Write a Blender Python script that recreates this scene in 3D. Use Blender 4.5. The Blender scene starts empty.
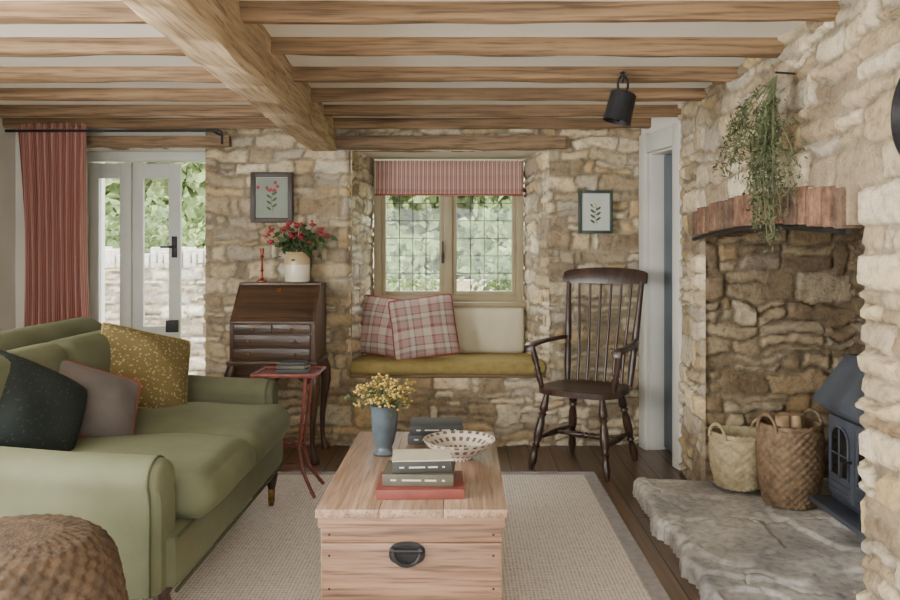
import bpy, bmesh, math, random
import numpy as np
from mathutils import Matrix, Vector, Euler
pi=math.pi
R=random.Random(7)

# ---------------------------------------------------------------- materials
def S(r,g,b):
    def f(c):
        c/=255.0
        return c/12.92 if c<=0.04045 else ((c+0.055)/1.055)**2.4
    return (f(r),f(g),f(b),1)

def newmat(name):
    m=bpy.data.materials.new(name); m.use_nodes=True
    nt=m.node_tree; bs=nt.nodes['Principled BSDF']
    return m,nt,bs
def N(nt,t,**kw):
    n=nt.nodes.new(t)
    for k,v in kw.items(): setattr(n,k,v)
    return n
def ramp(nt,stops,interp='LINEAR'):
    r=N(nt,'ShaderNodeValToRGB'); cr=r.color_ramp; cr.interpolation=interp
    while len(cr.elements)<len(stops): cr.elements.new(0.5)
    for e,(p,c) in zip(cr.elements,stops):
        e.position=p; e.color=c
    return r
def noisemat(name,c1,c2,scale=8,rough=0.7,bump=0.1,bscale=None,stretch=(1,1,1),metal=0,sheen=0,detail=5,dist=0.01,lo=0.3,hi=0.7,spec=0.5,dark=None):
    m,nt,bs=newmat(name)
    tc=N(nt,'ShaderNodeTexCoord'); mp=N(nt,'ShaderNodeMapping'); mp.inputs['Scale'].default_value=stretch
    nt.links.new(tc.outputs['Object'],mp.inputs['Vector'])
    no=N(nt,'ShaderNodeTexNoise'); no.inputs['Scale'].default_value=scale; no.inputs['Detail'].default_value=detail
    nt.links.new(mp.outputs[0],no.inputs['Vector'])
    r=ramp(nt,[(lo,c1),(hi,c2)]); nt.links.new(no.outputs[0],r.inputs[0])
    colout=r.outputs[0]
    n2=N(nt,'ShaderNodeTexNoise'); n2.inputs['Scale'].default_value=bscale or scale*4; n2.inputs['Detail'].default_value=5
    nt.links.new(mp.outputs[0],n2.inputs['Vector'])
    if dark is not None:
        r2=ramp(nt,[(0.34,(dark,dark*0.95,dark*0.9,1)),(0.5,(1,1,1,1)),(0.72,(1.12,1.12,1.1,1))]); nt.links.new(n2.outputs[0],r2.inputs[0])
        mx=N(nt,'ShaderNodeMixRGB',blend_type='MULTIPLY'); mx.inputs[0].default_value=1
        nt.links.new(colout,mx.inputs[1]); nt.links.new(r2.outputs[0],mx.inputs[2]); colout=mx.outputs[0]
    nt.links.new(colout,bs.inputs['Base Color'])
    bs.inputs['Roughness'].default_value=rough; bs.inputs['Metallic'].default_value=metal
    bs.inputs['Specular IOR Level'].default_value=spec
    if sheen:
        bs.inputs['Sheen Weight'].default_value=sheen; bs.inputs['Sheen Roughness'].default_value=0.4
        bs.inputs['Sheen Tint'].default_value=(c2[0],c2[1],c2[2],1)
    if bump:
        b=N(nt,'ShaderNodeBump'); b.inputs['Strength'].default_value=bump; b.inputs['Distance'].default_value=dist
        nt.links.new(n2.outputs[0],b.inputs['Height']); nt.links.new(b.outputs[0],bs.inputs['Normal'])
    return m
def wood(name,c1,c2,axis,rough=0.6,scale=1.0,bump=0.3,dark=0.6,st0=18):
    st=[st0]*3; st['xyz'.index(axis)]=1.2
    return noisemat(name,c1,c2,scale=scale,rough=rough,bump=bump,bscale=scale*3.5,stretch=tuple(st),detail=6,dist=0.004,dark=dark)

M={}
M['plaster']=noisemat('plaster',S(206,202,190),S(220,216,204),3,0.9,0.15,25)
M['ceil']=noisemat('ceiling_plaster',S(228,223,212),S(238,233,222),2,0.95,0.15,20)
M['joist']=wood('joist_wood',S(96,74,50),S(150,121,88),'x',0.75,st0=30,dark=0.5)
M['beam']=wood('beam_wood',S(150,125,94),S(204,181,147),'y',0.75,st0=26,dark=0.5)
M['lintel']=wood('lintel_wood',S(98,78,56),S(146,120,90),'x',0.8,st0=28,dark=0.5)
M['pine_y']=wood('pine_top',S(128,100,80),S(176,149,125),'y',0.36,1.4,0.25,0.60,st0=30)  # paler than pine_front: light falling on the top put into the colour
M['pine_x']=wood('pine_front',S(108,78,60),S(158,125,102),'x',0.5,1.3,0.25,0.52,st0=30)
M['dark_x']=wood('bureau_wood',S(48,34,24),S(90,66,47),'x',0.35,st0=30)
M['dark_z']=wood('chair_wood',S(42,30,24),S(76,54,42),'z',0.32,st0=30)
M['mahog']=wood('bureau_side_wood',S(60,40,29),S(94,66,49),'z',0.35)
M['white']=noisemat('painted_offwhite',S(194,192,182),S(206,204,194),4,0.5,0.03)
M['greenwhite']=noisemat('door_paint',S(188,190,184),S(200,202,194),4,0.5,0.03)
M['winframe']=noisemat('window_frame_paint',S(140,127,96),S(158,145,112),4,0.5,0.05)
M['lead']=noisemat('lead',S(60,60,56),S(80,80,76),10,0.5,0)
M['iron']=noisemat('black_iron',S(18,18,19),S(34,34,35),20,0.5,0.2,spec=0.4)
M['stove']=noisemat('stove_enamel',S(52,56,64),S(72,78,88),8,0.38,0.1,60)
M['stoveglass']=noisemat('stove_glass',S(8,9,11),S(14,15,18),4,0.12,0)
M['velvet']=noisemat('green_velvet',S(86,88,66),S(108,110,86),3,0.85,0.12,60,sheen=0.55,spec=0.2)
M['velvet_dk']=noisemat('green_velvet_piping',S(72,74,54),S(86,88,66),4,0.85,0.05,sheen=0.2,spec=0.2)
M['mustard']=noisemat('mustard_linen',S(138,120,70),S(156,138,86),20,0.9,0.2,200,sheen=0.2,spec=0.2)
M['cream']=noisemat('cream_linen',S(194,186,158),S(206,198,172),10,0.9,0.15,150,spec=0.2)
M['greyvel']=noisemat('grey_velvet',S(88,82,79),S(114,106,101),6,0.8,0.1,50,sheen=0.4,spec=0.2)
M['redpipe']=noisemat('red_piping',S(130,62,56),S(150,76,68),10,0.8,0.1)
M['redmetal']=noisemat('red_painted_metal',S(110,56,50),S(138,78,68),20,0.35,0.1)
M['copper']=noisemat('copper_metal',S(130,62,44),S(160,82,58),20,0.35,0.1,metal=0.7)
M['brass']=noisemat('brass',S(130,98,54),S(160,126,72),20,0.3,0.05,metal=0.9)
M['bluevase']=noisemat('slate_glaze',S(62,72,78),S(86,95,101),14,0.3,0.1,30)
M['stoneware']=noisemat('stoneware_glaze',S(206,198,172),S(220,212,188),8,0.3,0.05)
M['stoneware_br']=noisemat('stoneware_brown',S(176,154,114),S(190,168,128),8,0.3,0.05)
M['leaf']=noisemat('leaf_green',S(44,64,32),S(78,98,50),5,0.7,0)
M['herb']=noisemat('dried_herb',S(52,60,38),S(94,100,66),9,0.85,0)
M['yellow']=noisemat('mustard_petals',S(152,126,60),S(188,162,88),30,0.8,0)
M['redflower']=noisemat('red_petals',S(140,30,48),S(186,56,74),30,0.7,0)
M['pinkflower']=noisemat('pink_petals',S(190,100,116),S(216,140,150),30,0.7,0)
M['stem']=noisemat('stem_green',S(74,82,52),S(98,104,68),10,0.8,0)
M['paper']=noisemat('paper',S(206,198,180),S(220,212,196),30,0.9,0)
M['artpaper']=noisemat('art_paper',S(126,136,124),S(142,150,136),6,0.8,0)
M['artpaper2']=noisemat('art_paper_pale',S(180,186,176),S(192,196,186),6,0.8,0)
M['frame_blk']=noisemat('frame_dark',S(40,32,26),S(56,46,37),10,0.5,0.1)
M['frame_grn']=noisemat('frame_green',S(38,52,45),S(50,66,57),10,0.5,0.1)
M['bk_red']=noisemat('book_red',S(108,50,42),S(128,64,54),10,0.6,0.05)
M['bk_dk']=noisemat('book_dark',S(38,39,38),S(58,58,56),10,0.6,0.05)
M['bk_grn']=noisemat('book_olive',S(66,63,50),S(88,83,67),10,0.6,0.05)
M['bk_cream']=noisemat('book_cream',S(186,178,156),S(202,194,172),10,0.7,0.05)
M['brick']=noisemat('brick',S(100,72,56),S(146,110,86),14,0.9,0.5,60,dark=0.6)
M['brick2']=noisemat('brick_sooty',S(80,62,50),S(122,98,78),14,0.9,0.5,60,dark=0.6)
M['mortar']=noisemat('lime_mortar',S(134,117,94),S(158,141,116),30,0.95,0.4,80)
M['blue']=noisemat('blue_paint',S(84,92,100),S(96,104,112),4,0.5,0.03)
M['wicker']=noisemat('wicker',S(86,68,49),S(134,110,82),30,0.7,0.3,90)
M['wicker_lt']=noisemat('seagrass',S(142,127,96),S(184,169,132),30,0.8,0.3,90)
M['wicker_dk']=noisemat('rattan_brown',S(58,45,33),S(100,79,58),24,0.7,0.3,90)
M['grass']=noisemat('grass',S(84,102,54),S(118,134,76),6,0.95,0.3,60)
M['gravel']=noisemat('gravel',S(138,134,122),S(174,168,156),30,0.95,0.4,80)
M['trunkbark']=noisemat('bark',S(60,52,42),S(94,82,66),10,0.9,0.4)
M['log']=noisemat('log_wood',S(150,122,88),S(186,158,122),10,0.8,0.2)

def hearthmat():
    m,nt,bs=newmat('hearth_stone')
    tc=N(nt,'ShaderNodeTexCoord')
    n1=N(nt,'ShaderNodeTexNoise'); n1.inputs['Scale'].default_value=2.6; n1.inputs['Detail'].default_value=8; n1.inputs['Roughness'].default_value=0.62
    nt.links.new(tc.outputs['Object'],n1.inputs['Vector'])
    r1=ramp(nt,[(0.34,S(150,148,146)),(0.5,S(192,188,181)),(0.64,S(220,215,206))]); nt.links.new(n1.outputs[0],r1.inputs[0])
    n2=N(nt,'ShaderNodeTexNoise'); n2.inputs['Scale'].default_value=34; n2.inputs['Detail'].default_value=6
    nt.links.new(tc.outputs['Object'],n2.inputs['Vector'])
    r2=ramp(nt,[(0.36,(0.72,0.71,0.70,1)),(0.5,(1,1,1,1)),(0.66,(1.08,1.08,1.08,1))]); nt.links.new(n2.outputs[0],r2.inputs[0])
    mx=N(nt,'ShaderNodeMixRGB',blend_type='MULTIPLY'); mx.inputs[0].default_value=1
    nt.links.new(r1.outputs[0],mx.inputs[1]); nt.links.new(r2.outputs[0],mx.inputs[2]); nt.links.new(mx.outputs[0],bs.inputs['Base Color'])
    bs.inputs['Roughness'].default_value=0.5; bs.inputs['Specular IOR Level'].default_value=0.45
    b=N(nt,'ShaderNodeBump'); b.inputs['Strength'].default_value=0.35; b.inputs['Distance'].default_value=0.006
    nt.links.new(n2.outputs[0],b.inputs['Height']); nt.links.new(b.outputs[0],bs.inputs['Normal'])
    return m
M['hearth']=hearthmat()

def leafmat(name,c1,c2):
    m=noisemat(name,c1,c2,2.5,0.6,0)
    nt=m.node_tree; bs=nt.nodes['Principled BSDF']; out=nt.nodes['Material Output']
    tr=N(nt,'ShaderNodeBsdfTranslucent'); mx=N(nt,'ShaderNodeMixShader'); mx.inputs[0].default_value=0.4
    src=bs.inputs['Base Color'].links[0].from_socket
    nt.links.new(src,tr.inputs[0]); nt.links.new(bs.outputs[0],mx.inputs[1]); nt.links.new(tr.outputs[0],mx.inputs[2])
    nt.links.new(mx.outputs[0],out.inputs[0]); return m
M['tree']=leafmat('tree_leaves',S(96,114,68),S(172,184,128))
M['bush']=leafmat('bush_leaves',S(70,90,50),S(138,152,98))

def glassmat():
    m,nt,bs=newmat('window_glass'); out=nt.nodes['Material Output']; nt.nodes.remove(bs)
    t=N(nt,'ShaderNodeBsdfTransparent'); g=N(nt,'ShaderNodeBsdfGlossy'); g.inputs['Roughness'].default_value=0.02
    mx=N(nt,'ShaderNodeMixShader'); mx.inputs[0].default_value=0.012
    nt.links.new(t.outputs[0],mx.inputs[1]); nt.links.new(g.outputs[0],mx.inputs[2]); nt.links.new(mx.outputs[0],out.inputs[0]); return m
M['glass']=glassmat()

def stonemat():
    m,nt,bs=newmat('cotswold_stone')
    a=N(nt,'ShaderNodeVertexColor'); a.layer_name='Col'
    tc=N(nt,'ShaderNodeTexCoord')
    no=N(nt,'ShaderNodeTexNoise'); no.inputs['Scale'].default_value=26; no.inputs['Detail'].default_value=9; no.inputs['Roughness'].default_value=0.7
    nt.links.new(tc.outputs['Object'],no.inputs['Vector'])
    r=ramp(nt,[(0.3,(0.5,0.47,0.44,1)),(0.48,(0.95,0.95,0.95,1)),(0.7,(1.22,1.21,1.19,1))]); nt.links.new(no.outputs[0],r.inputs[0])
    mx=N(nt,'ShaderNodeMixRGB',blend_type='MULTIPLY'); mx.inputs[0].default_value=0.88
    nt.links.new(a.outputs[0],mx.inputs[1]); nt.links.new(r.outputs[0],mx.inputs[2])
    nt.links.new(mx.outputs[0],bs.inputs['Base Color']); bs.inputs['Roughness'].default_value=0.95; bs.inputs['Specular IOR Level'].default_value=0.15
    n2=N(nt,'ShaderNodeTexNoise'); n2.inputs['Scale'].default_value=60; n2.inputs['Detail'].default_value=8; n2.inputs['Roughness'].default_value=0.65
    nt.links.new(tc.outputs['Object'],n2.inputs['Vector'])
    b=N(nt,'ShaderNodeBump'); b.inputs['Strength'].default_value=0.9; b.inputs['Distance'].default_value=0.014
    nt.links.new(n2.outputs[0],b.inputs['Height']); nt.links.new(b.outputs[0],bs.inputs['Normal'])
    return m
M['stone']=stonemat()

def rugmat():
    m,nt,bs=newmat('jute_rug')
    tc=N(nt,'ShaderNodeTexCoord')
    def wv(d,s):
        w=N(nt,'ShaderNodeTexWave',bands_direction=d); w.inputs['Scale'].default_value=s; w.inputs['Distortion'].default_value=1.2; w.inputs['Detail'].default_value=2
        w.inputs['Detail Scale'].default_value=3
        nt.links.new(tc.outputs['Object'],w.inputs['Vector']); return w
    w1=wv('X',22); w2=wv('Y',22)
    mu=N(nt,'ShaderNodeMath',operation='MULTIPLY'); nt.links.new(w1.outputs['Fac'],mu.inputs[0]); nt.links.new(w2.outputs['Fac'],mu.inputs[1])
    no=N(nt,'ShaderNodeTexNoise'); no.inputs['Scale'].default_value=60; nt.links.new(tc.outputs['Object'],no.inputs['Vector'])
    ad=N(nt,'ShaderNodeMath',operation='MULTIPLY_ADD'); ad.inputs[1].default_value=0.6; nt.links.new(no.outputs[0],ad.inputs[0]); nt.links.new(mu.outputs[0],ad.inputs[2])
    r=ramp(nt,[(0.2,S(190,175,158)),(0.48,S(232,221,207)),(0.95,S(246,237,225))]); nt.links.new(ad.outputs[0],r.inputs[0])
    nt.links.new(r.outputs[0],bs.inputs['Base Color']); bs.inputs['Roughness'].default_value=0.95; bs.inputs['Specular IOR Level'].default_value=0.1
    b=N(nt,'ShaderNodeBump'); b.inputs['Strength'].default_value=0.6; b.inputs['Distance'].default_value=0.005
    nt.links.new(ad.outputs[0],b.inputs['Height']); nt.links.new(b.outputs[0],bs.inputs['Normal'])
    return m
M['rug']=rugmat()
M['rugedge']=noisemat('rug_border',S(156,150,147),S(176,170,167),40,0.95,0.3,200)

def floormat():
    m,nt,bs=newmat('floor_boards')
    tc=N(nt,'ShaderNodeTexCoord'); mp=N(nt,'ShaderNodeMapping'); mp.inputs['Rotation'].default_value=(0,0,pi/2)
    nt.links.new(tc.outputs['Object'],mp.inputs['Vector'])
    br=N(nt,'ShaderNodeTexBrick'); br.offset=0.37; br.inputs['Scale'].default_value=1
    br.inputs['Brick Width'].default_value=1.7; br.inputs['Row Height'].default_value=0.13; br.inputs['Mortar Size'].default_value=0.004
    br.inputs['Color1'].default_value=S(122,98,78); br.inputs['Color2'].default_value=S(96,76,59); br.inputs['Mortar'].default_value=S(34,26,20)
    nt.links.new(mp.outputs[0],br.inputs['Vector'])
    m2=N(nt,'ShaderNodeMapping'); m2.inputs['Scale'].default_value=(30,1.5,1); nt.links.new(tc.outputs['Object'],m2.inputs['Vector'])
    no=N(nt,'ShaderNodeTexNoise'); no.inputs['Scale'].default_value=1.5; no.inputs['Detail'].default_value=6; nt.links.new(m2.outputs[0],no.inputs['Vector'])
    r=ramp(nt,[(0.3,(0.6,0.6,0.6,1)),(0.7,(1.25,1.25,1.25,1))]); nt.links.new(no.outputs[0],r.inputs[0])
    mx=N(nt,'ShaderNodeMixRGB',blend_type='MULTIPLY'); mx.inputs[0].default_value=1
    nt.links.new(br.outputs[0],mx.inputs[1]); nt.links.new(r.outputs[0],mx.inputs[2]); nt.links.new(mx.outputs[0],bs.inputs['Base Color'])
    bs.inputs['Roughness'].default_value=0.34
    b=N(nt,'ShaderNodeBump'); b.inputs['Strength'].default_value=0.3; b.inputs['Distance'].default_value=0.003
    nt.links.new(no.outputs[0],b.inputs['Height']); nt.links.new(b.outputs[0],bs.inputs['Normal'])
    return m
M['floor']=floormat()

def uvstripe(nt,sock,scale,stops,off=0.0):
    a=N(nt,'ShaderNodeMath',operation='MULTIPLY_ADD'); a.inputs[1].default_value=scale; a.inputs[2].default_value=off
    nt.links.new(sock,a.inputs[0])
    f=N(nt,'ShaderNodeMath',operation='FRACT'); nt.links.new(a.outputs[0],f.inputs[0])
    r=ramp(nt,stops,'CONSTANT'); nt.links.new(f.outputs[0],r.inputs[0]); return r.outputs[0]
def plaidmat():
    m,nt,bs=newmat('plaid_wool')
    tc=N(nt,'ShaderNodeTexCoord'); sp=N(nt,'ShaderNodeSeparateXYZ'); nt.links.new(tc.outputs['UV'],sp.inputs[0])
    cr=S(186,172,156); rd=S(132,86,84); gr=S(122,116,114); pk=S(166,136,128); bl=S(88,86,96)
    st=[(0,cr),(0.14,rd),(0.24,pk),(0.42,gr),(0.5,cr),(0.62,bl),(0.66,pk),(0.86,rd),(0.9,cr)]
    x=uvstripe(nt,sp.outputs[0],1.9,st); y=uvstripe(nt,sp.outputs[1],1.9,st,0.3)
    mx=N(nt,'ShaderNodeMixRGB'); mx.inputs[0].default_value=0.5; nt.links.new(x,mx.inputs[1]); nt.links.new(y,mx.inputs[2])
    nt.links.new(mx.outputs[0],bs.inputs['Base Color']); bs.inputs['Roughness'].default_value=0.9; bs.inputs['Specular IOR Level'].default_value=0.1
    return m
M['plaid']=plaidmat()
def blindmat(name,sc,cols):
    m,nt,bs=newmat(name)
    tc=N(nt,'ShaderNodeTexCoord'); sp=N(nt,'ShaderNodeSeparateXYZ'); nt.links.new(tc.outputs['UV'],sp.inputs[0])
    x=uvstripe(nt,sp.outputs[0],sc,cols)
    nt.links.new(x,bs.inputs['Base Color']); bs.inputs['Roughness'].default_value=0.9; bs.inputs['Specular IOR Level'].default_value=0.1
    return m
M['blind']=blindmat('striped_linen',34,[(0,S(186,166,152)),(0.3,S(146,98,90)),(0.55,S(176,152,140)),(0.7,S(132,84,78)),(0.85,S(166,130,118))])
M['curtain']=blindmat('curtain_stripe',60,[(0,S(164,108,98)),(0.4,S(192,150,138)),(0.6,S(156,98,90)),(0.85,S(204,174,162))])
def dotmat(name,base,dot,scale,thr):
    m,nt,bs=newmat(name)
    tc=N(nt,'ShaderNodeTexCoord')
    v=N(nt,'ShaderNodeTexVoronoi'); v.inputs['Scale'].default_value=scale; nt.links.new(tc.outputs['UV'],v.inputs['Vector'])
    r=ramp(nt,[(0,dot),(thr,dot),(thr+0.12,base)]); nt.links.new(v.outputs['Distance'],r.inputs[0])
    nt.links.new(r.outputs[0],bs.inputs['Base Color']); bs.inputs['Roughness'].default_value=0.9; bs.inputs['Specular IOR Level'].default_value=0.1
    return m
M['mustpat']=dotmat('mustard_pattern',S(112,98,62),S(158,144,108),26,0.24)
M['darkpat']=dotmat('dark_pattern',S(42,47,45),S(62,66,60),26,0.16)
def bowlmat():
    m,nt,bs=newmat('bowl_pattern')
    tc=N(nt,'ShaderNodeTexCoord'); sp=N(nt,'ShaderNodeSeparateXYZ'); nt.links.new(tc.outputs['UV'],sp.inputs[0])
    w=S(196,184,168); k=S(96,80,72)
    x=uvstripe(nt,sp.outputs[0],24,[(0,w),(0.5,k)]); y=uvstripe(nt,sp.outputs[1],11,[(0,w),(0.5,k)])
    mx=N(nt,'ShaderNodeMixRGB',blend_type='LIGHTEN'); mx.inputs[0].default_value=1; nt.links.new(x,mx.inputs[1]); nt.links.new(y,mx.inputs[2])
    nt.links.new(mx.outputs[0],bs.inputs['Base Color']); bs.inputs['Roughness'].default_value=0.4; return m
M['bowl']=bowlmat()

# ---------------------------------------------------------------- builder
class B:
    def __init__(s,name):
        s.name=name; s.v=[]; s.f=[]; s.m=[]; s.uv=[]; s.col=[]; s.mats=[]; s.hascol=False
    def add(s,V,F,mat,Mx=None,uv=None,col=None):
        mt=M[mat]
        if mt not in s.mats: s.mats.append(mt)
        mi=s.mats.index(mt); o=len(s.v)
        if Mx is not None: V=[tuple(Mx@Vector(p)) for p in V]
        s.v.extend([tuple(p) for p in V])
        s.f.extend([tuple(i+o for i in f) for f in F]); s.m.extend([mi]*len(F))
        s.uv.extend(uv if uv is not None else [(p[0],p[1]) for p in V])
        if col is not None: s.hascol=True
        s.col.extend(col if col is not None else [(0.5,0.42,0.3,1)]*len(V))
    def box(s,x0,x1,y0,y1,z0,z1,mat,bev=0.0,Mx=None,seg=2):
        bm=bmesh.new(); bmesh.ops.create_cube(bm,size=1)
        for v in bm.verts:
            v.co=Vector(((x0+x1)/2+v.co.x*(x1-x0),(y0+y1)/2+v.co.y*(y1-y0),(z0+z1)/2+v.co.z*(z1-z0)))
        if bev>0: bmesh.ops.bevel(bm,geom=list(bm.edges),offset=bev,segments=seg,affect='EDGES',profile=0.5)
        bm.verts.index_update()
        V=[tuple(v.co) for v in bm.verts]; F=[[v.index for v in f.verts] for f in bm.faces]; bm.free()
        s.add(V,F,mat,Mx)
    def prism(s,pts,axis,a,b_,mat,Mx=None):
        n=len(pts); V=[]
        for q in (a,b_):
            for p in pts:
                if axis=='x': V.append((q,p[0],p[1]))
                elif axis=='y': V.append((p[0],q,p[1]))
                else: V.append((p[0],p[1],q))
        F=[[i,(i+1)%n,n+(i+1)%n,n+i] for i in range(n)]+[list(range(n))[::-1],[n+i for i in range(n)]]
        s.add(V,F,mat,Mx)
    def soft(s,x0,x1,y0,y1,z0,z1,r,mat,puff=(0,0,0),cuts=12,Mx=None,wob=0.0,seed=0):
        h=Vector(((x1-x0)/2,(y1-y0)/2,(z1-z0)/2)); c=Vector(((x0+x1)/2,(y0+y1)/2,(z0+z1)/2))
        bm=bmesh.new(); bmesh.ops.create_cube(bm,size=2)
        bmesh.ops.subdivide_edges(bm,edges=list(bm.edges),cuts=cuts,use_grid_fill=True)
        rr=random.Random(seed); ph=[rr.random()*6 for _ in range(6)]
        for v in bm.verts:
            q=v.co.copy()
            q=Vector([math.copysign(1-(1-abs(t))**1.5,t) for t in q])
            p=Vector((q.x*h.x,q.y*h.y,q.z*h.z)); inn=Vector([max(-(h[i]-r),min(h[i]-r,p[i])) for i in range(3)])
            d=p-inn
            if d.length>1e-6: p=inn+d.normalized()*r
            px=puff[0]*(1-q.y**2)*(1-q.z**2)*q.x; py=puff[1]*(1-q.x**2)*(1-q.z**2)*q.y; pz=puff[2]*(1-q.x**2)*(1-q.y**2)*q.z
            w=wob*math.sin(p.x*14+ph[0]+p.y*5)*math.sin(p.y*11+ph[1]+p.z*6)
            v.co=c+p+Vector((px,py,pz+w))
        bm.verts.index_update()
        V=[tuple(v.co) for v in bm.verts]; F=[[v.index for v in f.verts] for f in bm.faces]; bm.free()
        s.add(V,F,mat,Mx)
    def tube(s,pts,rad,mat,n=8,Mx=None,closed=False):
        pts=[Vector(p) for p in pts]; k=len(pts)
        if not hasattr(rad,'__len__'): rad=[rad]*k
        V=[];F=[]; up=Vector((0,0,1)); prev=None
        for i,p in enumerate(pts):
            if closed: t=pts[(i+1)%k]-pts[i-1]
            else: t=pts[min(i+1,k-1)]-pts[max(i-1,0)]
            if t.length<1e-9: t=Vector((0,0,1))
            t.normalize()
            if prev is None:
                a=up if abs(t.z)<0.9 else Vector((1,0,0)); u=t.cross(a).normalized()
            else:
                u=(prev-t*prev.dot(t))
                u=u.normalized() if u.length>1e-6 else t.orthogonal().normalized()
            prev=u; w=t.cross(u)
            for j in range(n):
                an=2*pi*j/n; V.append(tuple(p+(u*math.cos(an)+w*math.sin(an))*rad[i]))
        for i in range(k if closed else k-1):
            a=i*n; b_=((i+1)%k)*n
            for j in range(n): F.append([a+j,a+(j+1)%n,b_+(j+1)%n,b_+j])
        if not closed:
            F.append(list(range(n))[::-1]); F.append([(k-1)*n+j for j in range(n)])
        s.add(V,F,mat,Mx)
    def turned(s,p1,p2,prof,mat,n=14,Mx=None):
        p1=Vector(p1);p2=Vector(p2)
        s.tube([p1+(p2-p1)*t for t,_ in prof],[r for _,r in prof],mat,n,Mx)
    def lathe(s,prof,mat,n=32,Mx=None,wob=None):
        V=[];F=[];UV=[]; k=len(prof)
        for i,(r,z) in enumerate(prof):
            for j in range(n+1):
                a=2*pi*j/n; q=r if wob is None else r+wob(a,i)
                V.append((q*math.cos(a),q*math.sin(a),z)); UV.append((j/n,i/(k-1)))
        for i in range(k-1):
            for j in range(n): F.append([i*(n+1)+j,i*(n+1)+j+1,(i+1)*(n+1)+j+1,(i+1)*(n+1)+j])
        s.add(V,F,mat,Mx,uv=UV)
    def pillow(s,w,h,T,mat,Mx,n=20,pipe=None,seed=0,pinch=0.07,pr=0.007):
        rr=random.Random(seed); a1,a2,a3=rr.random()*6,rr.random()*6,rr.random()*6
        V=[];F=[];UV=[]
        for side in (1,-1):
            for i in range(n+1):
                for j in range(n+1):
                    u=-1+2*i/n; v=-1+2*j/n
                    u=math.sin(u*pi/2); v=math.sin(v*pi/2)
                    cr=1-0.06*(abs(u)*abs(v))**3
                    x=u*w/2*(1-pinch*(1-v*v))*cr; y=v*h/2*(1-pinch*(1-u*u))*cr
                    e=max(0,(1-abs(u)**2.4)*(1-abs(v)**2.4))
                    z=side*T/2*e**0.55+0.008*math.sin(u*5+a1)*math.sin(v*4+a2)*e+0.01*math.sin(3*u+2*v+a3)*e
                    V.append((x,y,z)); UV.append((u*0.5+0.5,v*0.5+0.5))
        m=(n+1)**2
        for i in range(n):
            for j in range(n):
                q=[i*(n+1)+j,(i+1)*(n+1)+j,(i+1)*(n+1)+j+1,i*(n+1)+j+1]
                F.append(q); F.append([m+t for t in q[::-1]])
        s.add(V,F,mat,Mx,uv=UV)
        if pipe:
            P=[]
            for a,b_ in [((-1,-1),(1,-1)),((1,-1),(1,1)),((1,1),(-1,1)),((-1,1),(-1,-1))]:
                for t in range(14):
                    u=a[0]+(b_[0]-a[0])*t/14; v=a[1]+(b_[1]-a[1])*t/14
                    cr=1-0.06*(abs(u)*abs(v))**3
                    P.append((u*w/2*(1-pinch*(1-v*v))*cr,v*h/2*(1-pinch*(1-u*u))*cr,0))
            s.tube(P,pr,pipe,6,Mx,closed=True)
    def sphere(s,c,r,mat,n=10,sc=(1,1,1),Mx=None):
        V=[];F=[]
        for i in range(n+1):
            t=pi*i/n
            for j in range(n): V.append((c[0]+r*sc[0]*math.sin(t)*math.cos(2*pi*j/n),c[1]+r*sc[1]*math.sin(t)*math.sin(2*pi*j/n),c[2]+r*sc[2]*math.cos(t)))
        for i in range(n):
            for j in range(n): F.append([i*n+j,i*n+(j+1)%n,(i+1)*n+(j+1)%n,(i+1)*n+j])
        s.add(V,F,mat,Mx)
    def leaves(s,P,size,mat,rng,asp=0.5):
        V=[];F=[]
        for p in P:
            d=Vector((rng.gauss(0,1),rng.gauss(0,1),rng.gauss(0,1))).normalized(); e=d.orthogonal().normalized()
            e=(Matrix.Rotation(rng.random()*6.28,3,d)@e); g=d.cross(e); z=size*(0.6+0.8*rng.random())
            p=Vector(p); o=len(V)
            V+= [tuple(p-e*z*0.5),tuple(p+g*z*asp*0.5+d*z*0.08),tuple(p+e*z*0.5),tuple(p-g*z*asp*0.5+d*z*0.08)]
            F.append([o,o+1,o+2,o+3])
        s.add(V,F,mat)
    def finish(s,angle=40,smooth=True):
        me=bpy.data.meshes.new(s.name)
        V=np.array(s.v,dtype=float); c=(V.max(0)+V.min(0))/2; c[2]=V[:,2].min()
        me.from_pydata((V-c).tolist(),[],s.f)
        for m in s.mats: me.materials.append(m)
        me.polygons.foreach_set('material_index',s.m)
        uvl=me.uv_layers.new(name='UVMap')
        li=np.zeros(len(me.loops),dtype=np.int32); me.loops.foreach_get('vertex_index',li)
        uvl.data.foreach_set('uv',np.array(s.uv,dtype=np.float32)[li].ravel())
        if s.hascol:
            ca=me.color_attributes.new('Col','FLOAT_COLOR','POINT'); ca.data.foreach_set('color',np.array(s.col,dtype=np.float32).ravel())
        me.update()
        if smooth:
            me.polygons.foreach_set('use_smooth',[True]*len(me.polygons))
            me.set_sharp_from_angle(angle=math.radians(angle))
        ob=bpy.data.objects.new(s.name,me); ob.location=c
        bpy.context.scene.collection.objects.link(ob); return ob

def TM(loc,rot=(0,0,0)):
    return Matrix.Translation(loc)@Euler([math.radians(a) for a in rot],'XYZ').to_matrix().to_4x4()

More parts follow.
